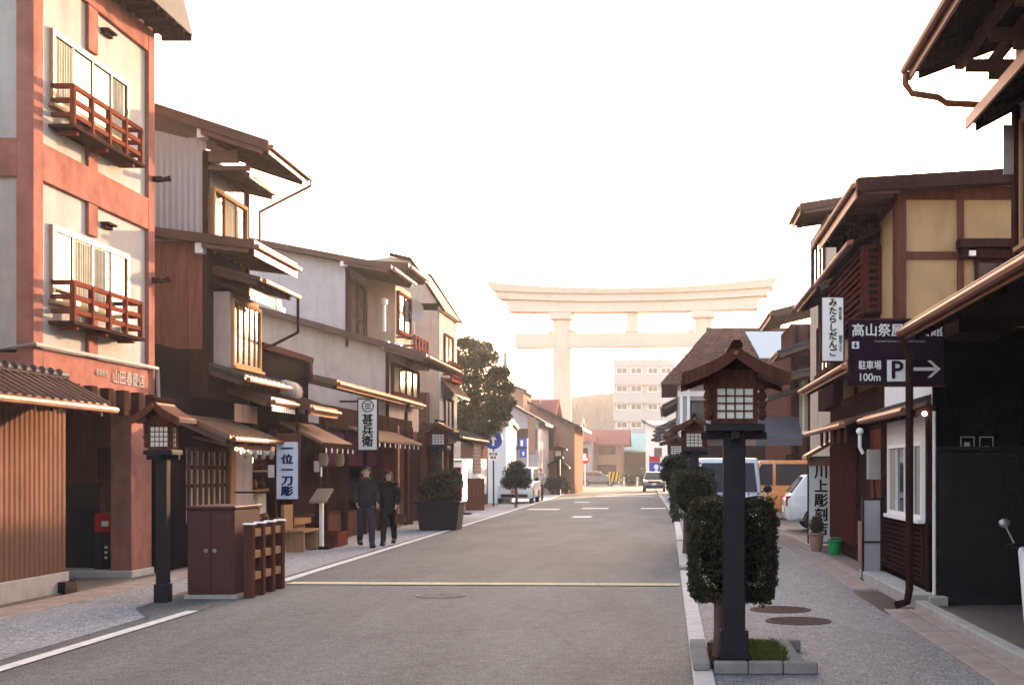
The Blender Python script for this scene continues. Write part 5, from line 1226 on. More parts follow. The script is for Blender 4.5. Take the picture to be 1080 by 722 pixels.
# hills
def hill(name, Y0, pts, zfun, m):
    mb = MB(); nx, ny = 60, 12; vs = []
    for j in range(ny+1):
        for i in range(nx+1):
            x = pts[0]+(pts[1]-pts[0])*i/nx; f = j/ny; y = Y0+f*pts[2]
            z = zfun(x, y)*math.sin(min(1, f*1.6)*math.pi/2)**0.8 + (noise.noise(Vector((x*0.05, y*0.05, 0)))*2.5 if j else -1)
            vs.append((x, y, max(z, -0.2)))
    mb.add(vs, [(j*(nx+1)+i, j*(nx+1)+i+1, (j+1)*(nx+1)+i+1, (j+1)*(nx+1)+i) for j in range(ny) for i in range(nx)])
    return struct(mb.build(name, m, smooth=True))
zf = lambda x, y: 18.5 + 3*math.sin(x*0.03+1.0) + 0.04*(x+30)
hill('hill', 330, (-260, 200, 80), zf, 'hill')
hill('far_hill', 760, (-600, 460, 110), lambda x, y: 52 + 8*math.sin(x*0.007+0.3) + 3*math.sin(x*0.03), 'hill')
fo = MB()
for i in range(4200):
    x = random.uniform(-260, 200) if i % 3 else random.uniform(-40, 15); y = 333+random.random()*54
    f = min(1, (y-330)/80*1.6); z = zf(x, y)*math.sin(f*math.pi/2)**0.8
    hh = random.uniform(2.2, 4.6); r_ = hh*0.27
    fo.tube([(x, y, z-0.5), (x, y, z+hh*0.25), (x, y, z+hh*0.6), (x, y, z+hh)], [r_*0.7, r_, r_*0.65, 0.03], 5, False)
ff = fo.build('hill_forest', 'farforest'); ff['kind'] = 'stuff'

# pine tree
pt = thing('pine_tree', 'tall dark pine tree beyond the mansard house', 'tree', (xx(502, 55), 55, 0))
tr = MB(); xt = xx(503, 55)
tr.tube([(xt, 55, 0), (xt+0.1, 55, 2.5), (xt-0.1, 55.1, 4.5), (xt, 55, 6.5), (xt+0.05, 55, 7.1)], [0.2, 0.17, 0.13, 0.07, 0.02], 9)
cr = MB(); cr2 = MB()
blobs = [(492, 362, 9), (505, 366, 10), (487, 378, 12), (515, 378, 10), (500, 385, 13), (524, 392, 9), (484, 398, 12), (508, 402, 13), (526, 408, 12), (490, 416, 13), (512, 420, 13), (530, 424, 10), (486, 432, 11), (506, 436, 14), (524, 437, 11), (495, 450, 13), (515, 450, 12), (482, 448, 8), (503, 462, 11)]
for (px, py, r_) in blobs:
    c = Vector((xx(px, 55), 55+random.uniform(-0.8, 0.8), zz(py, 55))); rr_ = r_*55/F
    b0 = Vector((xt, 55, c.z-0.25)); tr.tube([b0, (b0+c)/2+Vector((0, 0, 0.05)), c], [0.06, 0.045, 0.02], 5)
    for i in range(1000):
        d = Vector((random.gauss(0,1), random.gauss(0,1), random.gauss(0,0.55))); d = d.normalized()*random.random()**0.4
        (cr if random.random() < 0.7 else cr2).leaf((c.x+d.x*rr_*1.35, c.y+d.y*rr_*1.35, c.z+d.z*rr_*1.05), 0.16)
tr.build('trunk', 'bark', pt, smooth=True); cr.build('crown', 'pineleaf', pt, recalc=False); cr2.build('crown', 'leafbrown', pt, recalc=False)
def bush(label, px, py, rx, ry, Y, m='leaf'):
    b = thing('bush', label, 'bush', (xx(px, Y), Y, 0)); a = MB(); st = MB()
    for k in range(4):
        c = (xx(px+random.uniform(-rx, rx)*0.5, Y), Y+random.uniform(-.4, .4), max(0.3, zz(py+random.uniform(-ry, ry)*0.4, Y)))
        st.tube([(xx(px, Y), Y, -0.02), c], [0.04, 0.02], 5)
        for i in range(350):
            d = Vector((random.gauss(0,1), random.gauss(0,1), random.gauss(0,1))).normalized()*random.random()**0.4
            a.leaf((c[0]+d.x*rx*Y/F*0.7, c[1]+d.y*rx*Y/F*0.7, max(0.02, c[2]+d.z*ry*Y/F*0.8)), 0.16)
    a.build('foliage', m, b, recalc=False); st.build('stems', 'bark', b); return b
bush('low dark shrubs at the foot of the orange house beside its lantern', 584, 512, 14, 9, 84)
bush('dry shrub at the orange house corner near the gate column', 597, 511, 8, 8, 86, 'leafbrown')
bush('rounded dark shrub beside the far parked car', 664, 506, 10, 9, 128)
bush('leafy shrub under the teal roofed house', 680, 503, 8, 12, 132)
bush('scrubby bush against the barn wall', 500, 502, 9, 10, 56.5, 'leafbrown')
# ------------------------------------------------------------------ vehicles (built along +X = forward, then turned)
def vehicle(name, label, cat, loc, rz, prof, cab, W_, belt, m, axles, wr, roofw=0.84, sides=(), plate='x', lamps_front=None, lamps_rear=None, mirrors=True, grille=True):
    """prof: lower body outline (x,z); cab: four (x,z) corners rear-bottom, front-bottom, front-top, rear-top."""
    v = thing(name, label, cat, (0, 0, 0))
    hw = W_/2; b = MB(); b.prism_y(prof, -hw, hw)
    bo = b.build('body', m, v, bevel=0.07, seg=3, smooth=True)
    c = MB(); rw = hw*roofw; k = hw*0.965
    rb, fb, ft, rt = cab
    mid = lambda a, b_, t: (a[0]+(b_[0]-a[0])*t, a[1]+(b_[1]-a[1])*t)
    P = [(rb[0], -k, rb[1]-0.05), (fb[0], -k, fb[1]-0.05), (ft[0], -rw, ft[1]), (rt[0], -rw, rt[1])]
    Q = [(x, -y, z) for x, y, z in P]
    c.add(P+Q, [(0, 1, 2, 3), (7, 6, 5, 4), (0, 4, 5, 1), (1, 5, 6, 2), (2, 6, 7, 3), (3, 7, 4, 0)])
    c.build('cabin', m, v, bevel=0.06, seg=3, smooth=True)
    def hy(z): t = (z-belt)/(ft[1]-belt); return k+(rw-k)*t
    def quad(nm, pts, n, th=0.012):
        g = MB()
        a = [Vector(p)+Vector(n)*0.012 for p in pts]; d = [p-Vector(n)*th*2 for p in a]
        q = len(pts); g.add(a+d, [tuple(range(q)), tuple(range(2*q-1, q-1, -1))]+[(i, i+q, (i+1) % q+q, (i+1) % q) for i in range(q)])
        g.build(nm, 'glass', v)
    for (a0, a1, t0, t1) in sides:
        zb, zt_ = belt+0.04, ft[1]-0.12
        for sg in (-1, 1): quad('side_window', [(a0, sg*hy(zb), zb), (a1, sg*hy(zb), zb), (t1, sg*hy(zt_), zt_), (t0, sg*hy(zt_), zt_)], (0, sg, 0.15))
    for (lo, hi, sg) in ((fb, ft, 1), (rb, rt, -1)):
        p0, p1 = mid(lo, hi, 0.08), mid(lo, hi, 0.86); n = Vector((hi[1]-lo[1], 0, lo[0]-hi[0]))*sg; n.normalize()
        if n.x*sg < 0: n = -n
        quad('windscreen' if sg > 0 else 'rear_window', [(p0[0], -hy(p0[1])+0.09, p0[1]), (p0[0], hy(p0[1])-0.09, p0[1]), (p1[0], hy(p1[1])-0.1, p1[1]), (p1[0], -hy(p1[1])+0.1, p1[1])], n)
    for ax in axles:
        for sg in (-1, 1):
            w = MB(); n = 22; y0 = sg*(hw-0.18); y1 = sg*(hw+0.012)
            rr = [(wr*0.55, y0), (wr*0.97, y0), (wr, y0+sg*0.03), (wr, y1-sg*0.03), (wr*0.95, y1), (wr*0.64, y1)]
            vs = [(ax+r_*math.cos(6.283*i/n), y_, wr+r_*math.sin(6.283*i/n)) for r_, y_ in rr for i in range(n)]
            w.add(vs, [(j*n+i, j*n+(i+1) % n, (j+1)*n+(i+1) % n, (j+1)*n+i) for j in range(5) for i in range(n)])
            wo_ = w.build('wheel', 'rubber', v, smooth=True)
            d = MB(); vs = [(ax+r_*math.cos(6.283*i/n), y_, wr+r_*math.sin(6.283*i/n)) for r_, y_ in ((wr*0.64, y1), (wr*0.58, y1-sg*0.03), (wr*0.2, y1-sg*0.02), (0.01, y1-sg*0.01)) for i in range(n)]
            d.add(vs, [(j*n+i, j*n+(i+1) % n, (j+1)*n+(i+1) % n, (j+1)*n+i) for j in range(3) for i in range(n)])
            d.build('rim', 'steel', wo_, smooth=True)
            ar = MB(); vs = [(ax+r_*math.cos(math.pi*i/n), sg*(hw+0.004), wr+r_*math.sin(math.pi*i/n)) for r_ in (wr*1.0, wr*1.16) for i in range(n+1)]
            ar.add(vs, [(i, i+1, n+1+i+1, n+1+i) for i in range(n)]); ar.build('wheel_arch', 'rubber', v)
    xf = max(p[0] for p in prof); xr = min(p[0] for p in prof)
    for sg in (-1, 1):
        z = belt-0.28
        if lamps_front is not False:
            q = MB(); q.box(xf-0.16, xf+0.012, sg*(hw-0.36), sg*(hw-0.05), z, z+0.15); q.build('headlight', 'signwhite', v, bevel=0.03, seg=2)
        q = MB(); q.box(xr-0.012, xr+0.15, sg*(hw-0.2), sg*(hw-0.02), belt-0.3, belt-0.02); q.build('tail_light', 'taillight', v, bevel=0.03, seg=2)
        if mirrors:
            q = MB(); q.ball((fb[0]-0.22, sg*(hw+0.12), belt+0.12), (0.06, 0.1, 0.09), 10, 7); q.tube([(fb[0]-0.2, sg*(hw-0.03), belt+0.05), (fb[0]-0.2, sg*(hw+0.08), belt+0.1)], 0.02, 6); q.build('mirror', 'blackpaint', v, smooth=True)
    q = MB(); q.box(xf-0.05, xf+0.014, -hw*0.75, hw*0.75, 0.3, 0.46); q.build('grille', 'blackpaint', v, bevel=0.01)
    q = MB(); q.box(xf-0.05, xf+0.016, -hw*0.5, hw*0.5, belt-0.27, belt-0.15); q.build('grille', 'blackpaint', v, bevel=0.01)
    for x, m2 in ((xf, 'carorange' if plate == 'y' else 'signwhite'), (xr, 'signwhite')):
        q = MB(); q.box(x-0.02*0, x+(0.022 if x > 0 else -0.022), -0.165, 0.165, 0.5, 0.665); q.build('number_plate', m2, v)
    for sg in (-1, 1):
        sm_ = MB()
        for x in (fb[0]-0.12, fb[0]-1.05, fb[0]-2.05): sm_.box(x-0.007, x+0.007, sg*(hw+0.001), sg*(hw+0.006), 0.34, belt-0.1)
        sm_.box(xr+0.25, fb[0]-0.12, sg*(hw+0.001), sg*(hw+0.006), 0.335, 0.349); sm_.build('door_seam', 'rubber', v)
    bd = MB()
    for sg in (-1, 1):
        for x in (fb[0]-0.95, fb[0]-1.85): bd.box(x-0.08, x+0.06, sg*(hw+0.001), sg*(hw+0.02), belt-0.17, belt-0.13)
    bd.build('handles', 'blackpaint', v)
    v.location = loc; v.rotation_euler = (0, 0, rz)
    return v
VAN = dict(prof=[(-2.1, 0.25), (2.05, 0.25), (2.12, 0.55), (2.05, 0.88), (1.2, 1.08), (-2.12, 1.08), (-2.14, 0.6)], cab=[(-2.12, 1.08), (1.25, 1.06), (0.45, 1.78), (-1.98, 1.8)], W_=1.72, belt=1.06)
SD = ((-1.9, -1.0, -1.85, -1.0), (-0.92, 0.0, -0.92, 0.0), (0.08, 0.95, 0.08, 0.38))
vehicle('minivan', 'white minivan facing up the street behind the dark topiary', 'minivan', (xx(545, 62)-0.12, 64.1, 0.004), R(-90), m='carwhite', axles=(-1.35, 1.35), wr=0.31, sides=SD, plate='y', **VAN)
KEI = dict(prof=[(-1.65, 0.25), (1.66, 0.25), (1.7, 0.55), (1.66, 1.0), (1.5, 1.12), (-1.66, 1.12), (-1.68, 0.6)], cab=[(-1.66, 1.12), (1.52, 1.1), (1.05, 1.9), (-1.58, 1.92)], W_=1.46, belt=1.1)
vehicle('delivery_van', 'tall white van parked on the pavement behind the lantern post', 'van', (xx(769, 28), 29.4, 0.006), R(-90), m='carwhite', axles=(-1.1, 1.15), wr=0.27, roofw=0.9, sides=((-1.5, -0.6, -1.5, -0.6), (-0.5, 0.4, -0.5, 0.4), (0.5, 1.3, 0.5, 0.95)), **KEI)
BUS = dict(prof=[(-2.2, 0.25), (2.15, 0.25), (2.2, 0.55), (2.15, 0.95), (1.75, 1.1), (-2.2, 1.1), (-2.22, 0.6)], cab=[(-2.2, 1.1), (1.8, 1.08), (1.1, 1.93), (-2.1, 1.95)], W_=1.7, belt=1.08)
vehicle('parked_van', 'orange van parked sideways in the bay behind the white hatchback', 'van', (4.2, 42.6, 0.024), R(180), m='carorange', axles=(-1.4, 1.4), wr=0.31, roofw=0.9, sides=((-2.0, -0.7, -1.98, -0.7), (-0.6, 0.6, -0.6, 0.6), (0.7, 1.5, 0.7, 1.05)), **BUS)
HB = dict(prof=[(-1.9, 0.28), (1.95, 0.25), (2.0, 0.55), (1.92, 0.78), (1.0, 0.95), (-1.8, 1.0), (-1.98, 0.85), (-1.96, 0.5)], cab=[(-1.9, 0.98), (1.05, 0.95), (0.2, 1.47), (-1.45, 1.5)], W_=1.66, belt=0.96)
vehicle('hatchback_car', 'white hatchback with a red tail light parked beside the upright shop board', 'car', (xx(828, 34)+1.98, 34.4, 0.024), R(0), m='carwhite', axles=(-1.2, 1.25), wr=0.3, roofw=0.78, sides=((-1.3, -0.5, -1.15, -0.5), (-0.42, 0.4, -0.42, 0.1)), **HB)
vehicle('parked_car', 'far dark car parked across the street beyond the gate', 'car', (xx(631, 128), 128, 0.004), R(0), m='cargrey', axles=(-1.2, 1.25), wr=0.3, roofw=0.78, sides=((-1.3, -0.5, -1.15, -0.5), (-0.42, 0.4, -0.42, 0.1)), **HB)
vehicle('parked_car', 'far dark car by the kerb under the blue banner', 'car', (xx(690, 96), 97, 0.004), R(-90), m='cargrey', axles=(-1.2, 1.25), wr=0.3, roofw=0.78, sides=((-1.3, -0.5, -1.15, -0.5),), **HB)
# box truck
bt = thing('box_truck', 'white box truck with a green stripe parked by the barn', 'truck', (xx(500, 52), 53, 0.004))
x0, x1 = -9.4, -7.92
MB().box(x0, x1, 51.2, 52.6, 0.45, zz(484, 52)).build('cab', 'carwhite', bt, bevel=0.05, seg=2)
MB().box(x0-0.1, x1+0.1, 52.7, 56, 0.6, zz(483, 52)).build('box', 'carwhite', bt, bevel=0.02)
MB().box(x0-0.02, x1+0.02, 51.17, 51.195, zz(487, 52), zz(485.5, 52)).build('stripe', 'green', bt)
MB().box(x0+0.06, x1-0.06, 51.16, 51.198, 1.15, 1.75).build('windscreen', 'glass', bt)
for y in (51.7, 55):
    for x in (x0+0.02, x1-0.02): MB().tube([(x-0.09, y, 0.32), (x+0.09, y, 0.32)], 0.32, 18).build('wheel', 'rubber', bt)

# scooter half in frame by the near shop
sc = thing('parked_scooter', 'delivery scooter with pale leg shield and number plate parked on the stone porch', 'scooter', (3.32, 10.75, 0.03))
x, y = 3.32, 10.75
MB().tube([(x, y-0.62, 0.25), (x, y-0.38, 0.25)], 0.0, 3)
def wheel(mb, cx, cy, cz, r, w, n=20):
    vs = []; rr = ((r-0.07, -w), (r, -w*0.7), (r, w*0.7), (r-0.07, w))
    for r_, dx in rr: vs += [(cx+dx, cy+r_*math.cos(6.283*i/n), cz+r_*math.sin(6.283*i/n)) for i in range(n)]
    mb.add(vs, [(j*n+i, j*n+(i+1) % n, ((j+1) % 4)*n+(i+1) % n, ((j+1) % 4)*n+i) for j in range(4) for i in range(n)])
for cy in (y-0.55, y+0.6):
    w = MB(); wheel(w, x, cy, 0.24, 0.21, 0.05); wo_ = w.build('wheel', 'rubber', sc, smooth=True)
    MB().tube([(x-0.03, cy, 0.24), (x+0.03, cy, 0.24)], 0.14, 14).build('rim', 'steel', wo_)
MB().prism_x([(y-0.7, 0.5), (y-0.15, 0.4), (y+0.3, 0.22), (y+0.35, 0.3), (y-0.1, 0.68), (y-0.7, 0.7)], x-0.13, x+0.13).build('body', 'carwhite', sc, bevel=0.04, seg=2)
MB().prism_x([(y+0.3, 0.24), (y+0.42, 0.3), (y+0.62, 0.95), (y+0.52, 0.98)], x-0.2, x+0.2).build('leg_shield', 'carwhite', sc, bevel=0.03, seg=2)
MB().prism_x([(y-0.68, 0.71), (y-0.1, 0.7), (y-0.05, 0.76), (y-0.68, 0.79)], x-0.12, x+0.12).build('seat', 'rubber', sc, bevel=0.02)
hb = MB().tube([(x-0.36, y+0.42, 0.98), (x-0.12, y+0.52, 1.0), (x+0.12, y+0.52, 1.0), (x+0.36, y+0.42, 0.98)], 0.02, 8).build('handlebar', 'blackpaint', sc)
for sg in (-1, 1): MB().ball((x+sg*0.34, y+0.5, 1.18), (0.055, 0.02, 0.04), 10, 7).tube([(x+sg*0.26, y+0.46, 0.99), (x+sg*0.33, y+0.5, 1.15)], 0.008, 5).build('mirror', 'steel', hb)
MB().box(x-0.16, x+0.16, y-0.74, y-0.72, 0.42, 0.6).build('number_plate', 'signblueish', sc)
rk = MB()
for q in range(4): rk.tube([(x-0.2, y-0.95+0.0, 0.8+q*0.1), (x+0.2, y-0.95, 0.8+q*0.1), (x+0.2, y-0.5, 0.8+q*0.1), (x-0.2, y-0.5, 0.8+q*0.1), (x-0.2, y-0.95, 0.8+q*0.1)], 0.012, 6)
for dx in (-0.2, -0.07, 0.07, 0.2):
    for dy in (-0.95, -0.5): rk.tube([(x+dx, y+dy, 0.8), (x+dx, y+dy, 1.1)], 0.008, 5)
rk.build('carrier_basket', 'steel', sc)
MB().box(x-0.12, x+0.12, y-0.76, y-0.7, 0.62, 0.68).build('tail_light', 'taillight', sc, bevel=0.01)
MB().box(x-0.05, x+0.05, y-0.78, y-0.7, 0.16, 0.4).build('mudguard', 'rubber', sc)

# ------------------------------------------------------------------ people
def skin_mesh(pts, edges, rad, root_i=0, sub=1):
    me = bpy.data.meshes.new('tmp'); me.from_pydata([tuple(p) for p in pts], edges, []); o = bpy.data.objects.new('tmp', me); C.objects.link(o)
    md = o.modifiers.new('s', 'SKIN'); md.use_smooth_shade = True
    sl = me.skin_vertices[0].data
    for i, r_ in enumerate(rad):
        sl[i].radius = r_ if isinstance(r_, tuple) else (r_, r_); sl[i].use_root = (i == root_i)
    m2 = o.modifiers.new('b', 'SUBSURF'); m2.levels = sub; m2.render_levels = sub
    dg = bpy.context.evaluated_depsgraph_get(); r = bpy.data.meshes.new_from_object(o.evaluated_get(dg))
    bpy.data.objects.remove(o); return r
def part(me, name, m, parent):
    me.name = name; me.materials.clear(); me.materials.append(MATS[m]); o = bpy.data.objects.new(name, me); C.objects.link(o); o.parent = parent
    me.polygons.foreach_set('use_smooth', [True]*len(me.polygons)); return o
def join(meshes):
    bm = bmesh.new()
    for m in meshes: bm.from_mesh(m)
    r = bpy.data.meshes.new('j'); bm.to_mesh(r); bm.free(); return r
def person(label, loc, rz, H_, stride, coat, legs, hairlong, coat_len, turn=0.0, arm_bend=0.1, shoes='blackpaint', w=1.0):
    """Stands facing -Y; stride moves one leg forward."""
    p = thing('person', label, 'person', (0, 0, 0))
    s = H_/1.70
    V_ = lambda x, y, z: Vector((x*w, y, z))*s
    pel, wai, che, nkb, nk = V_(0, 0, .94), V_(0, 0, 1.1), V_(0, -.01, 1.27), V_(0, 0, 1.42), V_(0, -.01, 1.48)
    h0, h1, h2 = V_(0, -.02, 1.545), V_(0, -.02, 1.61), V_(0, -.01, 1.67)
    pts = [pel, wai, che, nkb, nk, h0, h1, h2]; ed = [(i, i+1) for i in range(7)]
    rad = [(.15*s*w, .11*s), (.135*s*w, .1*s), (.165*s*w, .115*s), (.08*s, .07*s), (.055*s, .055*s), (.068*s, .08*s), (.076*s, .092*s), (.045*s, .055*s)]
    arms = {}; legj = {}
    for sg in (-1, 1):
        st = stride*sg
        hip, kn = V_(sg*.09, 0, .88), V_(sg*.095, -.16*st-.03*abs(st), .49); an = V_(sg*.1, -.24*st+(.06 if st < 0 else 0), .09+(.05 if st < 0 else 0)); toe = an+V_(0, -.15, -.05)
        i = len(pts); pts += [hip, kn, an, toe]; rad += [.085*s, .055*s, .04*s, .035*s]; ed += [(0, i), (i, i+1), (i+1, i+2), (i+2, i+3)]; legj[sg] = (hip, kn, an, toe)
        shd, el = V_(sg*.175, 0, 1.375), V_(sg*.225, .05*st+.03, 1.12); wr_ = V_(sg*.215, .12*st-.06-arm_bend, .9+arm_bend*0.4); 
        i = len(pts); pts += [shd, el, wr_]; rad += [.058*s, .043*s, .03*s]; ed += [(3, i), (i, i+1), (i+1, i+2)]; arms[sg] = (shd, el, wr_)
    body = skin_mesh(pts, ed, rad, 0, 1)
    ex = [body]
    for sg in (-1, 1):   # hands: palm with four fingers and a thumb
        shd, el, wr_ = arms[sg]; d = (wr_-el).normalized(); f = Vector((0, -1, 0)); f = (f-d*f.dot(d)).normalized(); n_ = d.cross(f).normalized()
        hp_ = [wr_, wr_+d*.045*s, wr_+d*.085*s]; he = [(0, 1), (1, 2)]; hr = [(.022*s, .026*s), (.016*s, .036*s), (.015*s, .036*s)]
        hm = skin_mesh(hp_, he, hr, 0, 1); ex.append(hm)
        for q in range(4):
            o_ = f*(.028-.0185*q)*s; L_ = (.07, .08, .075, .058)[q]*s
            ex.append(skin_mesh([wr_+d*.07*s+o_, wr_+d*(.085*s+L_*.45)+o_+n_*sg*.004, wr_+d*(.085*s+L_*.9)+o_+n_*sg*.022*s], [(0, 1), (1, 2)], [.0095*s, .009*s, .007*s], 0, 1))
        ex.append(skin_mesh([wr_+d*.03*s+f*.022*s, wr_+d*.06*s+f*.05*s, wr_+d*.095*s+f*.055*s+n_*sg*.01], [(0, 1), (1, 2)], [.012*s, .0105*s, .008*s], 0, 1))
    mb = MB()
    hd = V_(0, -.02, 1.6)
    mb.tube([hd+V_(0, -.088, .012), hd+V_(0, -.108, -.018), hd+V_(0, -.09, -.026)], [.008*s, .014*s, .012*s], 6)
    for sg in (-1, 1): mb.ball(hd+V_(sg*.08, .01, -.005), (.012*s, .02*s, .03*s), 8, 6)
    mo = mb.build('face_add', 'skin', None); ex.append(mo.data.copy()); bpy.data.objects.remove(mo)
    part(join(ex), 'body', 'skin', p)
    fe = MB()
    for sg in (-1, 1): fe.ball(hd+V_(sg*.031, -.088, .02), (.011*s, .006*s, .007*s), 8, 6); fe.box(*(sorted((hd.x+sg*.018*s, hd.x+sg*.05*s))), hd.y-.094*s, hd.y-.086*s, hd.z+.036*s, hd.z+.042*s)
    eo = fe.build('eyes', 'hair', p)
    mt = MB().box(hd.x-.022*s, hd.x+.022*s, hd.y-.092*s, hd.y-.084*s, hd.z-.052*s, hd.z-.045*s).build('mouth', mat('lip', (0.35, 0.12, 0.1), 0.5), p)
    # hair
    hm = MB(); n = 18; vs = []; rows = 9
    for j in range(rows):
        th = math.pi*(0.02+0.62*j/(rows-1)) 
        for i in range(n):
            ph = 6.283*i/n; front = max(0, -math.sin(ph)); t2 = min(th, math.pi*(0.62-0.3*front))
            r_ = 1.0+random.uniform(-.02, .02); zdrop = (0.1*hairlong*s*max(0, (j-5)/3)) if front < 0.35 else 0
            vs.append((hd.x+.092*s*r_*math.sin(t2)*math.cos(ph), hd.y+.008*s+.11*s*r_*math.sin(t2)*math.sin(ph), hd.z+.012*s+.102*s*math.cos(t2)-zdrop))
    hm.add(vs, [(j*n+i, j*n+(i+1) % n, (j+1)*n+(i+1) % n, (j+1)*n+i) for j in range(rows-1) for i in range(n)]+[tuple(range(n))])
    hm.build('hair', 'hair', p, smooth=True)
    # coat: torso, sleeves, skirt of the coat
    cp = [V_(0, 0, 1.465), V_(0, 0, 1.395), che, wai, pel, V_(0, 0, coat_len)]; ce = [(i, i+1) for i in range(5)]
    cr_ = [(.075*s, .078*s), (.13*s*w, .115*s), (.182*s*w, .142*s), (.172*s*w, .138*s), (.19*s*w, .15*s), (.2*s*w, .155*s)]
    for sg in (-1, 1):
        shd, el, wr_ = arms[sg]; i = len(cp); cp += [shd, el, wr_+(wr_-el).normalized()*0.005]; cr_ += [.102*s, .074*s, .054*s]; ce += [(1, i), (i, i+1), (i+1, i+2)]
    part(skin_mesh(cp, ce, cr_, 2, 1), 'coat', coat, p)
    col = MB(); col.lathe([(.075*s, 1.405*s), (.085*s, 1.44*s), (.08*s, 1.49*s), (.068*s, 1.488*s), (.07*s, 1.42*s)], 0, 0, 16); col.build('collar', coat, p, smooth=True)
    lp = [V_(0, 0, .97), pel-V_(0, 0, .03)]; le = [(0, 1)]; lr = [(.14*s*w, .11*s), (.16*s*w, .12*s)]
    for sg in (-1, 1):
        hip, kn, an, toe = legj[sg]; i = len(lp); lp += [hip, kn, an+V_(0, .0, -.035)]; lr += [.105*s, .08*s, .068*s]; le += [(1, i), (i, i+1), (i+1, i+2)]
    part(skin_mesh(lp, le, lr, 1, 1), 'trousers', legs, p)
    for sg in (-1, 1):
        hip, kn, an, toe = legj[sg]; tilt = 0.05*(stride*sg < 0)
        so = MB(); z = an.z-.088*s
        prof = [(-.19, .0), (.06, .0+tilt), (.07, .09+tilt), (.05, .15+tilt), (-.06, .14+tilt*.7), (-.12, .09), (-.18, .065), (-.21, .03)]
        so.prism_x([(an.y+a*s, max(0.0, z-tilt*.3)+b*s) for a, b in prof], an.x-.05*s, an.x+.05*s); so.build('shoe', shoes, p, bevel=0.012, seg=2)
    p.location = loc; p.rotation_euler = (0, 0, rz)
    return p
YA, YB = 27.2, 27.9
person('man in a dark jacket and blue grey jeans walking beside the woman', (xx(386, YA), YA, 0.006), R(20), 1.70, 0.75, 'charcoal', 'denim', 0, 0.80, w=1.04)
person('woman in a dark coat and dark leggings walking with a handbag', (xx(410, YB), YB, 0.006), R(4), 1.60, -0.7, 'blackcloth', 'blackcloth', 1.0, 0.62)
person('distant pedestrian in plum trousers beside the white minivan', (xx(570, 68), 68, 0.006), R(0), 1.7, 0.4, 'greymetal', 'plum', 0, 0.85)
hbg = thing('handbag', 'small dark handbag carried at the side of the walking woman', 'handbag', (xx(424, YB), YB, 0.5))
bx, bz = xx(423, YB), 0.62
MB().prism_y([(bx-0.13, bz-0.14), (bx+0.13, bz-0.14), (bx+0.1, bz+0.08), (bx-0.1, bz+0.08)], YB-0.12, YB-0.02).build('body', 'brownwood', hbg, bevel=0.015)
MB().tube([(bx-0.07, YB-0.07, bz+0.07), (bx-0.06, YB-0.07, bz+0.2), (bx, YB-0.07, bz+0.25), (bx+0.06, YB-0.07, bz+0.2), (bx+0.07, YB-0.07, bz+0.07)], 0.008, 6).build('handle', 'blackpaint', hbg)

# ------------------------------------------------------------------ street furniture further on
X = xx(533, 66)
for k, (dx, z) in enumerate(((-0.6, 6.95), (0.4, 6.95), (-0.4, 6.2))):
    pts = [(X+dx+(xx(556, 100)-X)*t, 66+34*t, z+0.2-1.1*math.sin(math.pi*t)*0.6) for t in [i/12 for i in range(13)]]
    w_ = MB().tube(pts, 0.016, 5).build('overhead_cable', 'blackpaint'); tag(w_, ('upper overhead cable from the slim utility pole on the pine tree side', 'upper overhead cable from the slim utility pole on the gate side', 'lower of the overhead cables from the slim utility pole')[k], 'cable', 'cables from the utility pole')
s = thing('traffic_sign', 'round blue sign with a white arrow on a pole before the white storehouse', 'traffic sign', (xx(520.5, 57), 57, 0))
X, Z = xx(520.5, 57), zz(464, 57)
MB().tube([(X, 57, 0), (X, 57, Z+0.4)], 0.035, 8).build('pole', 'polepaint', s)
def disc(parent, name, m, x, y, z, r, th=0.02, n=28):
    mb = MB(); pts = [(x+r*math.cos(6.283*i/n), z+r*math.sin(6.283*i/n)) for i in range(n)]; mb.prism_y(pts, y-th, y); return mb.build(name, m, parent)
disc(s, 'disc', 'blue', X, 56.95, Z, 0.4)
am = MB(); am.box(X-0.05, X+0.05, 56.918, 56.928, Z-0.25, Z+0.05); am.prism_y([(X-0.16, Z+0.02), (X+0.16, Z+0.02), (X, Z+0.27)], 56.917, 56.929); am.build('arrow', 'signwhite', s)
MB().box(X-0.2, X+0.2, 56.93, 56.95, Z-0.9, Z-0.5).build('plate', 'signwhite', s)
text('歩行者', 0.13, 'ink', s, (X, 56.925, Z-0.62), 'cam', bold=0.004); text('専用', 0.13, 'ink', s, (X, 56.925, Z-0.78), 'cam', bold=0.004)
u = thing('utility_pole', 'slim pale utility pole with a transformer drum above the grey house', 'utility pole', (xx(533, 66), 66, 0))
X = xx(533, 66); MB().tube([(X, 66, 0), (X, 66, zz(372, 66))], [0.15, 0.09], 12).build('pole', 'concrete', u, smooth=True)
q = MB(); q.box(X-0.7, X+0.5, 65.95, 66.05, zz(386, 66), zz(385, 66)); q.box(X-0.5, X+0.4, 65.95, 66.05, zz(402, 66), zz(401, 66)); q.build('crossarm', 'steel', u)
MB().lathe([(0.25, zz(400, 66)), (0.27, zz(399, 66)), (0.27, zz(391, 66)), (0.22, zz(390, 66))], X-0.35, 65.8, 14).build('transformer', 'greymetal', u, smooth=True)
u = thing('antenna_pole', 'thin roof aerial pole above the maroon roofed house', 'aerial', (xx(570, 102), 102, 0))
X = xx(570, 102); MB().tube([(X, 102, 6.2), (X, 102, zz(403, 102))], 0.05, 6).build('mast', 'steel', u); q = MB()
for z in (0.3, 0.6, 0.9): q.box(X-0.4, X+0.4, 101.98, 102.02, zz(404, 102)-z, zz(404, 102)-z+0.03)
q.build('elements', 'steel', u)
s = thing('street_banner', 'pair of small blue banners on a pole before the grey house', 'banner', (xx(548, 72), 72, 0))
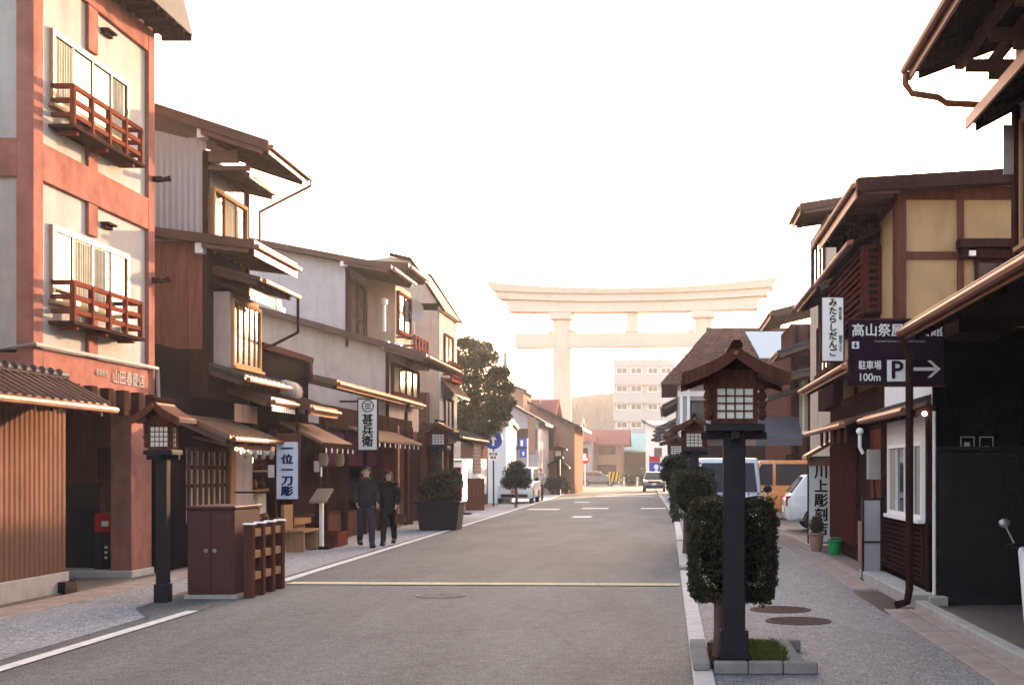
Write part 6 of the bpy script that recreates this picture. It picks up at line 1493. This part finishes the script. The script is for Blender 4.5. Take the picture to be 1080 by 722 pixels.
X = xx(556.5, 72); MB().tube([(X, 72, 0), (X, 72, zz(462, 72))], 0.035, 6).build('pole', 'signwhite', s)
for (a, b, c, d) in ((547, 555.5, 462, 471), (548, 555.5, 473, 482)): MB().box(xx(a, 72), xx(b, 72), 71.98, 72.0, zz(d, 72), zz(c, 72)).build('panel', 'blue', s)
q = MB(); q.box(xx(549, 72), xx(551.5, 72), 71.97, 71.978, zz(470, 72), zz(464, 72)); q.box(xx(551, 72), xx(553, 72), 71.97, 71.978, zz(480, 72), zz(476, 72)); q.build('marks', 'signwhite', s)
s = thing('sunlit_wall_strip', 'tall orange strip standing in for the sunlit side wall of the grey house', 'banner', (xx(562, 74), 74, 0))
MB().box(xx(558, 74), xx(565, 74), 73.9, 73.94, zz(479, 74), zz(440, 74)).build('cloth', 'orangewall', s); MB().tube([(xx(557.5, 74), 73.95, 0), (xx(557.5, 74), 73.95, zz(437, 74))], 0.04, 6).build('pole', 'lightwood', s)  # no real banner: orange panel paints the sunlit edge of the house wall
s = thing('advertising_banner', 'blue banner with red top and white figure at the far kerb', 'banner', (xx(689, 105), 105, 0))
a, b = xx(685, 105), xx(696, 105)
MB().box(a, b, 104.96, 105, zz(506, 105), zz(487, 105)).build('panel', 'blue', s); MB().box(a, b, 104.955, 105, zz(486.8, 105), zz(481, 105)).build('header', 'red', s)
q = MB(); q.ball((xx(692, 105), 104.94, zz(492, 105)), (0.2, 0.02, 0.2), 10, 6); q.prism_y([(xx(688.5, 105), zz(503, 105)), (xx(691, 105), zz(503, 105)), (xx(694, 105), zz(494, 105)), (xx(691, 105), zz(495, 105))], 104.93, 104.95); q.build('figure', 'signwhite', s)
q = MB()
for x in (a, b): q.tube([(x, 105.02, 0), (x, 105.02, zz(480, 105))], 0.04, 6)
q.build('posts', 'steel', s)
s = thing('no_entry_sign', 'red round road sign on a white post beyond the orange house', 'traffic sign', (xx(617, 118), 118, 0))
X = xx(617, 118); MB().tube([(X, 118, 0), (X, 118, zz(480, 118))], 0.05, 8).build('post', 'signwhite', s); disc(s, 'disc', 'red', X, 117.93, zz(484, 118), 0.42); MB().box(X-0.27, X+0.27, 117.9, 117.909, zz(485, 118), zz(483, 118)).build('bar', 'signwhite', s)
s = thing('construction_barrier', 'yellow and black striped barrier near the far crossing', 'barrier', (xx(648, 124), 124, 0))
X = xx(648, 124)
q = MB(); q.box(X-0.55, X+0.55, 123.97, 124.0, 0.5, 1.45); q.build('board', mat('yellowpaint', (0.6, 0.38, 0.05), 0.6), s)
q = MB()
for k in range(3): q.prism_y([(X-0.5+k*0.36, 0.52), (X-0.34+k*0.36, 0.52), (X-0.16+k*0.36, 1.43), (X-0.32+k*0.36, 1.43)], 123.955, 123.968)
q.build('stripes', 'ink', s)
q = MB()
for dx in (-0.45, 0.45): q.tube([(X+dx, 123.8, 0), (X+dx, 124, 1.4)], 0.03, 6); q.tube([(X+dx, 124.3, 0), (X+dx, 124, 1.4)], 0.03, 6)
q.build('legs', 'steel', s)
bd = thing('bollard', 'x', 'bollard', (0, 0, 0), 'pale posts at the far crossing')
MB().lathe([(0.09, 0), (0.09, 0.85), (0.06, 0.92), (0.0, 0.93)], 0, 0, 12).build('post', 'kerbstone', bd, smooth=True); MB().lathe([(0.095, 0.65), (0.095, 0.75)], 0, 0, 12).build('band', 'red', bd)
bd.location = (xx(672, 122), 122, 0); bd['label'] = 'far pale bollard between the shrubs and the blue banner, nearer the banner'
dup(bd, (xx(658, 122), 122, 0), 'far pale bollard next to the striped barrier')
dup(bd, (xx(687, 122), 122, 0), 'far pale bollard close under the far kerb hedge')
s = thing('parking_sign_post', 'white road sign post standing before the red roofed annex', 'sign post', (xx(612, 116), 116, 0))
X = xx(611, 116); MB().tube([(X, 116, 0), (X, 116, 3.2)], 0.05, 8).build('post', 'signwhite', s); MB().box(X-0.05, X+0.6, 115.9, 115.93, 2.5, 3.1).build('plate', 'signwhite', s)

# ------------------------------------------------------------------ haze: one closed box of even air
hz = MB().box(-640, 500, -40, 900, -1.5, 72).build('haze', 'white'); hz['kind'] = 'stuff'
hm = bpy.data.materials.new('haze_air'); hm.use_nodes = True; hm.node_tree.nodes.clear()
ho = hm.node_tree.nodes.new('ShaderNodeOutputMaterial'); pv = hm.node_tree.nodes.new('ShaderNodeVolumePrincipled')
pv.inputs['Color'].default_value = (0.98, 0.94, 0.93, 1); pv.inputs['Density'].default_value = HAZE; pv.inputs['Anisotropy'].default_value = 0.2
hm.node_tree.links.new(pv.outputs[0], ho.inputs['Volume']); hz.data.materials.clear(); hz.data.materials.append(hm)
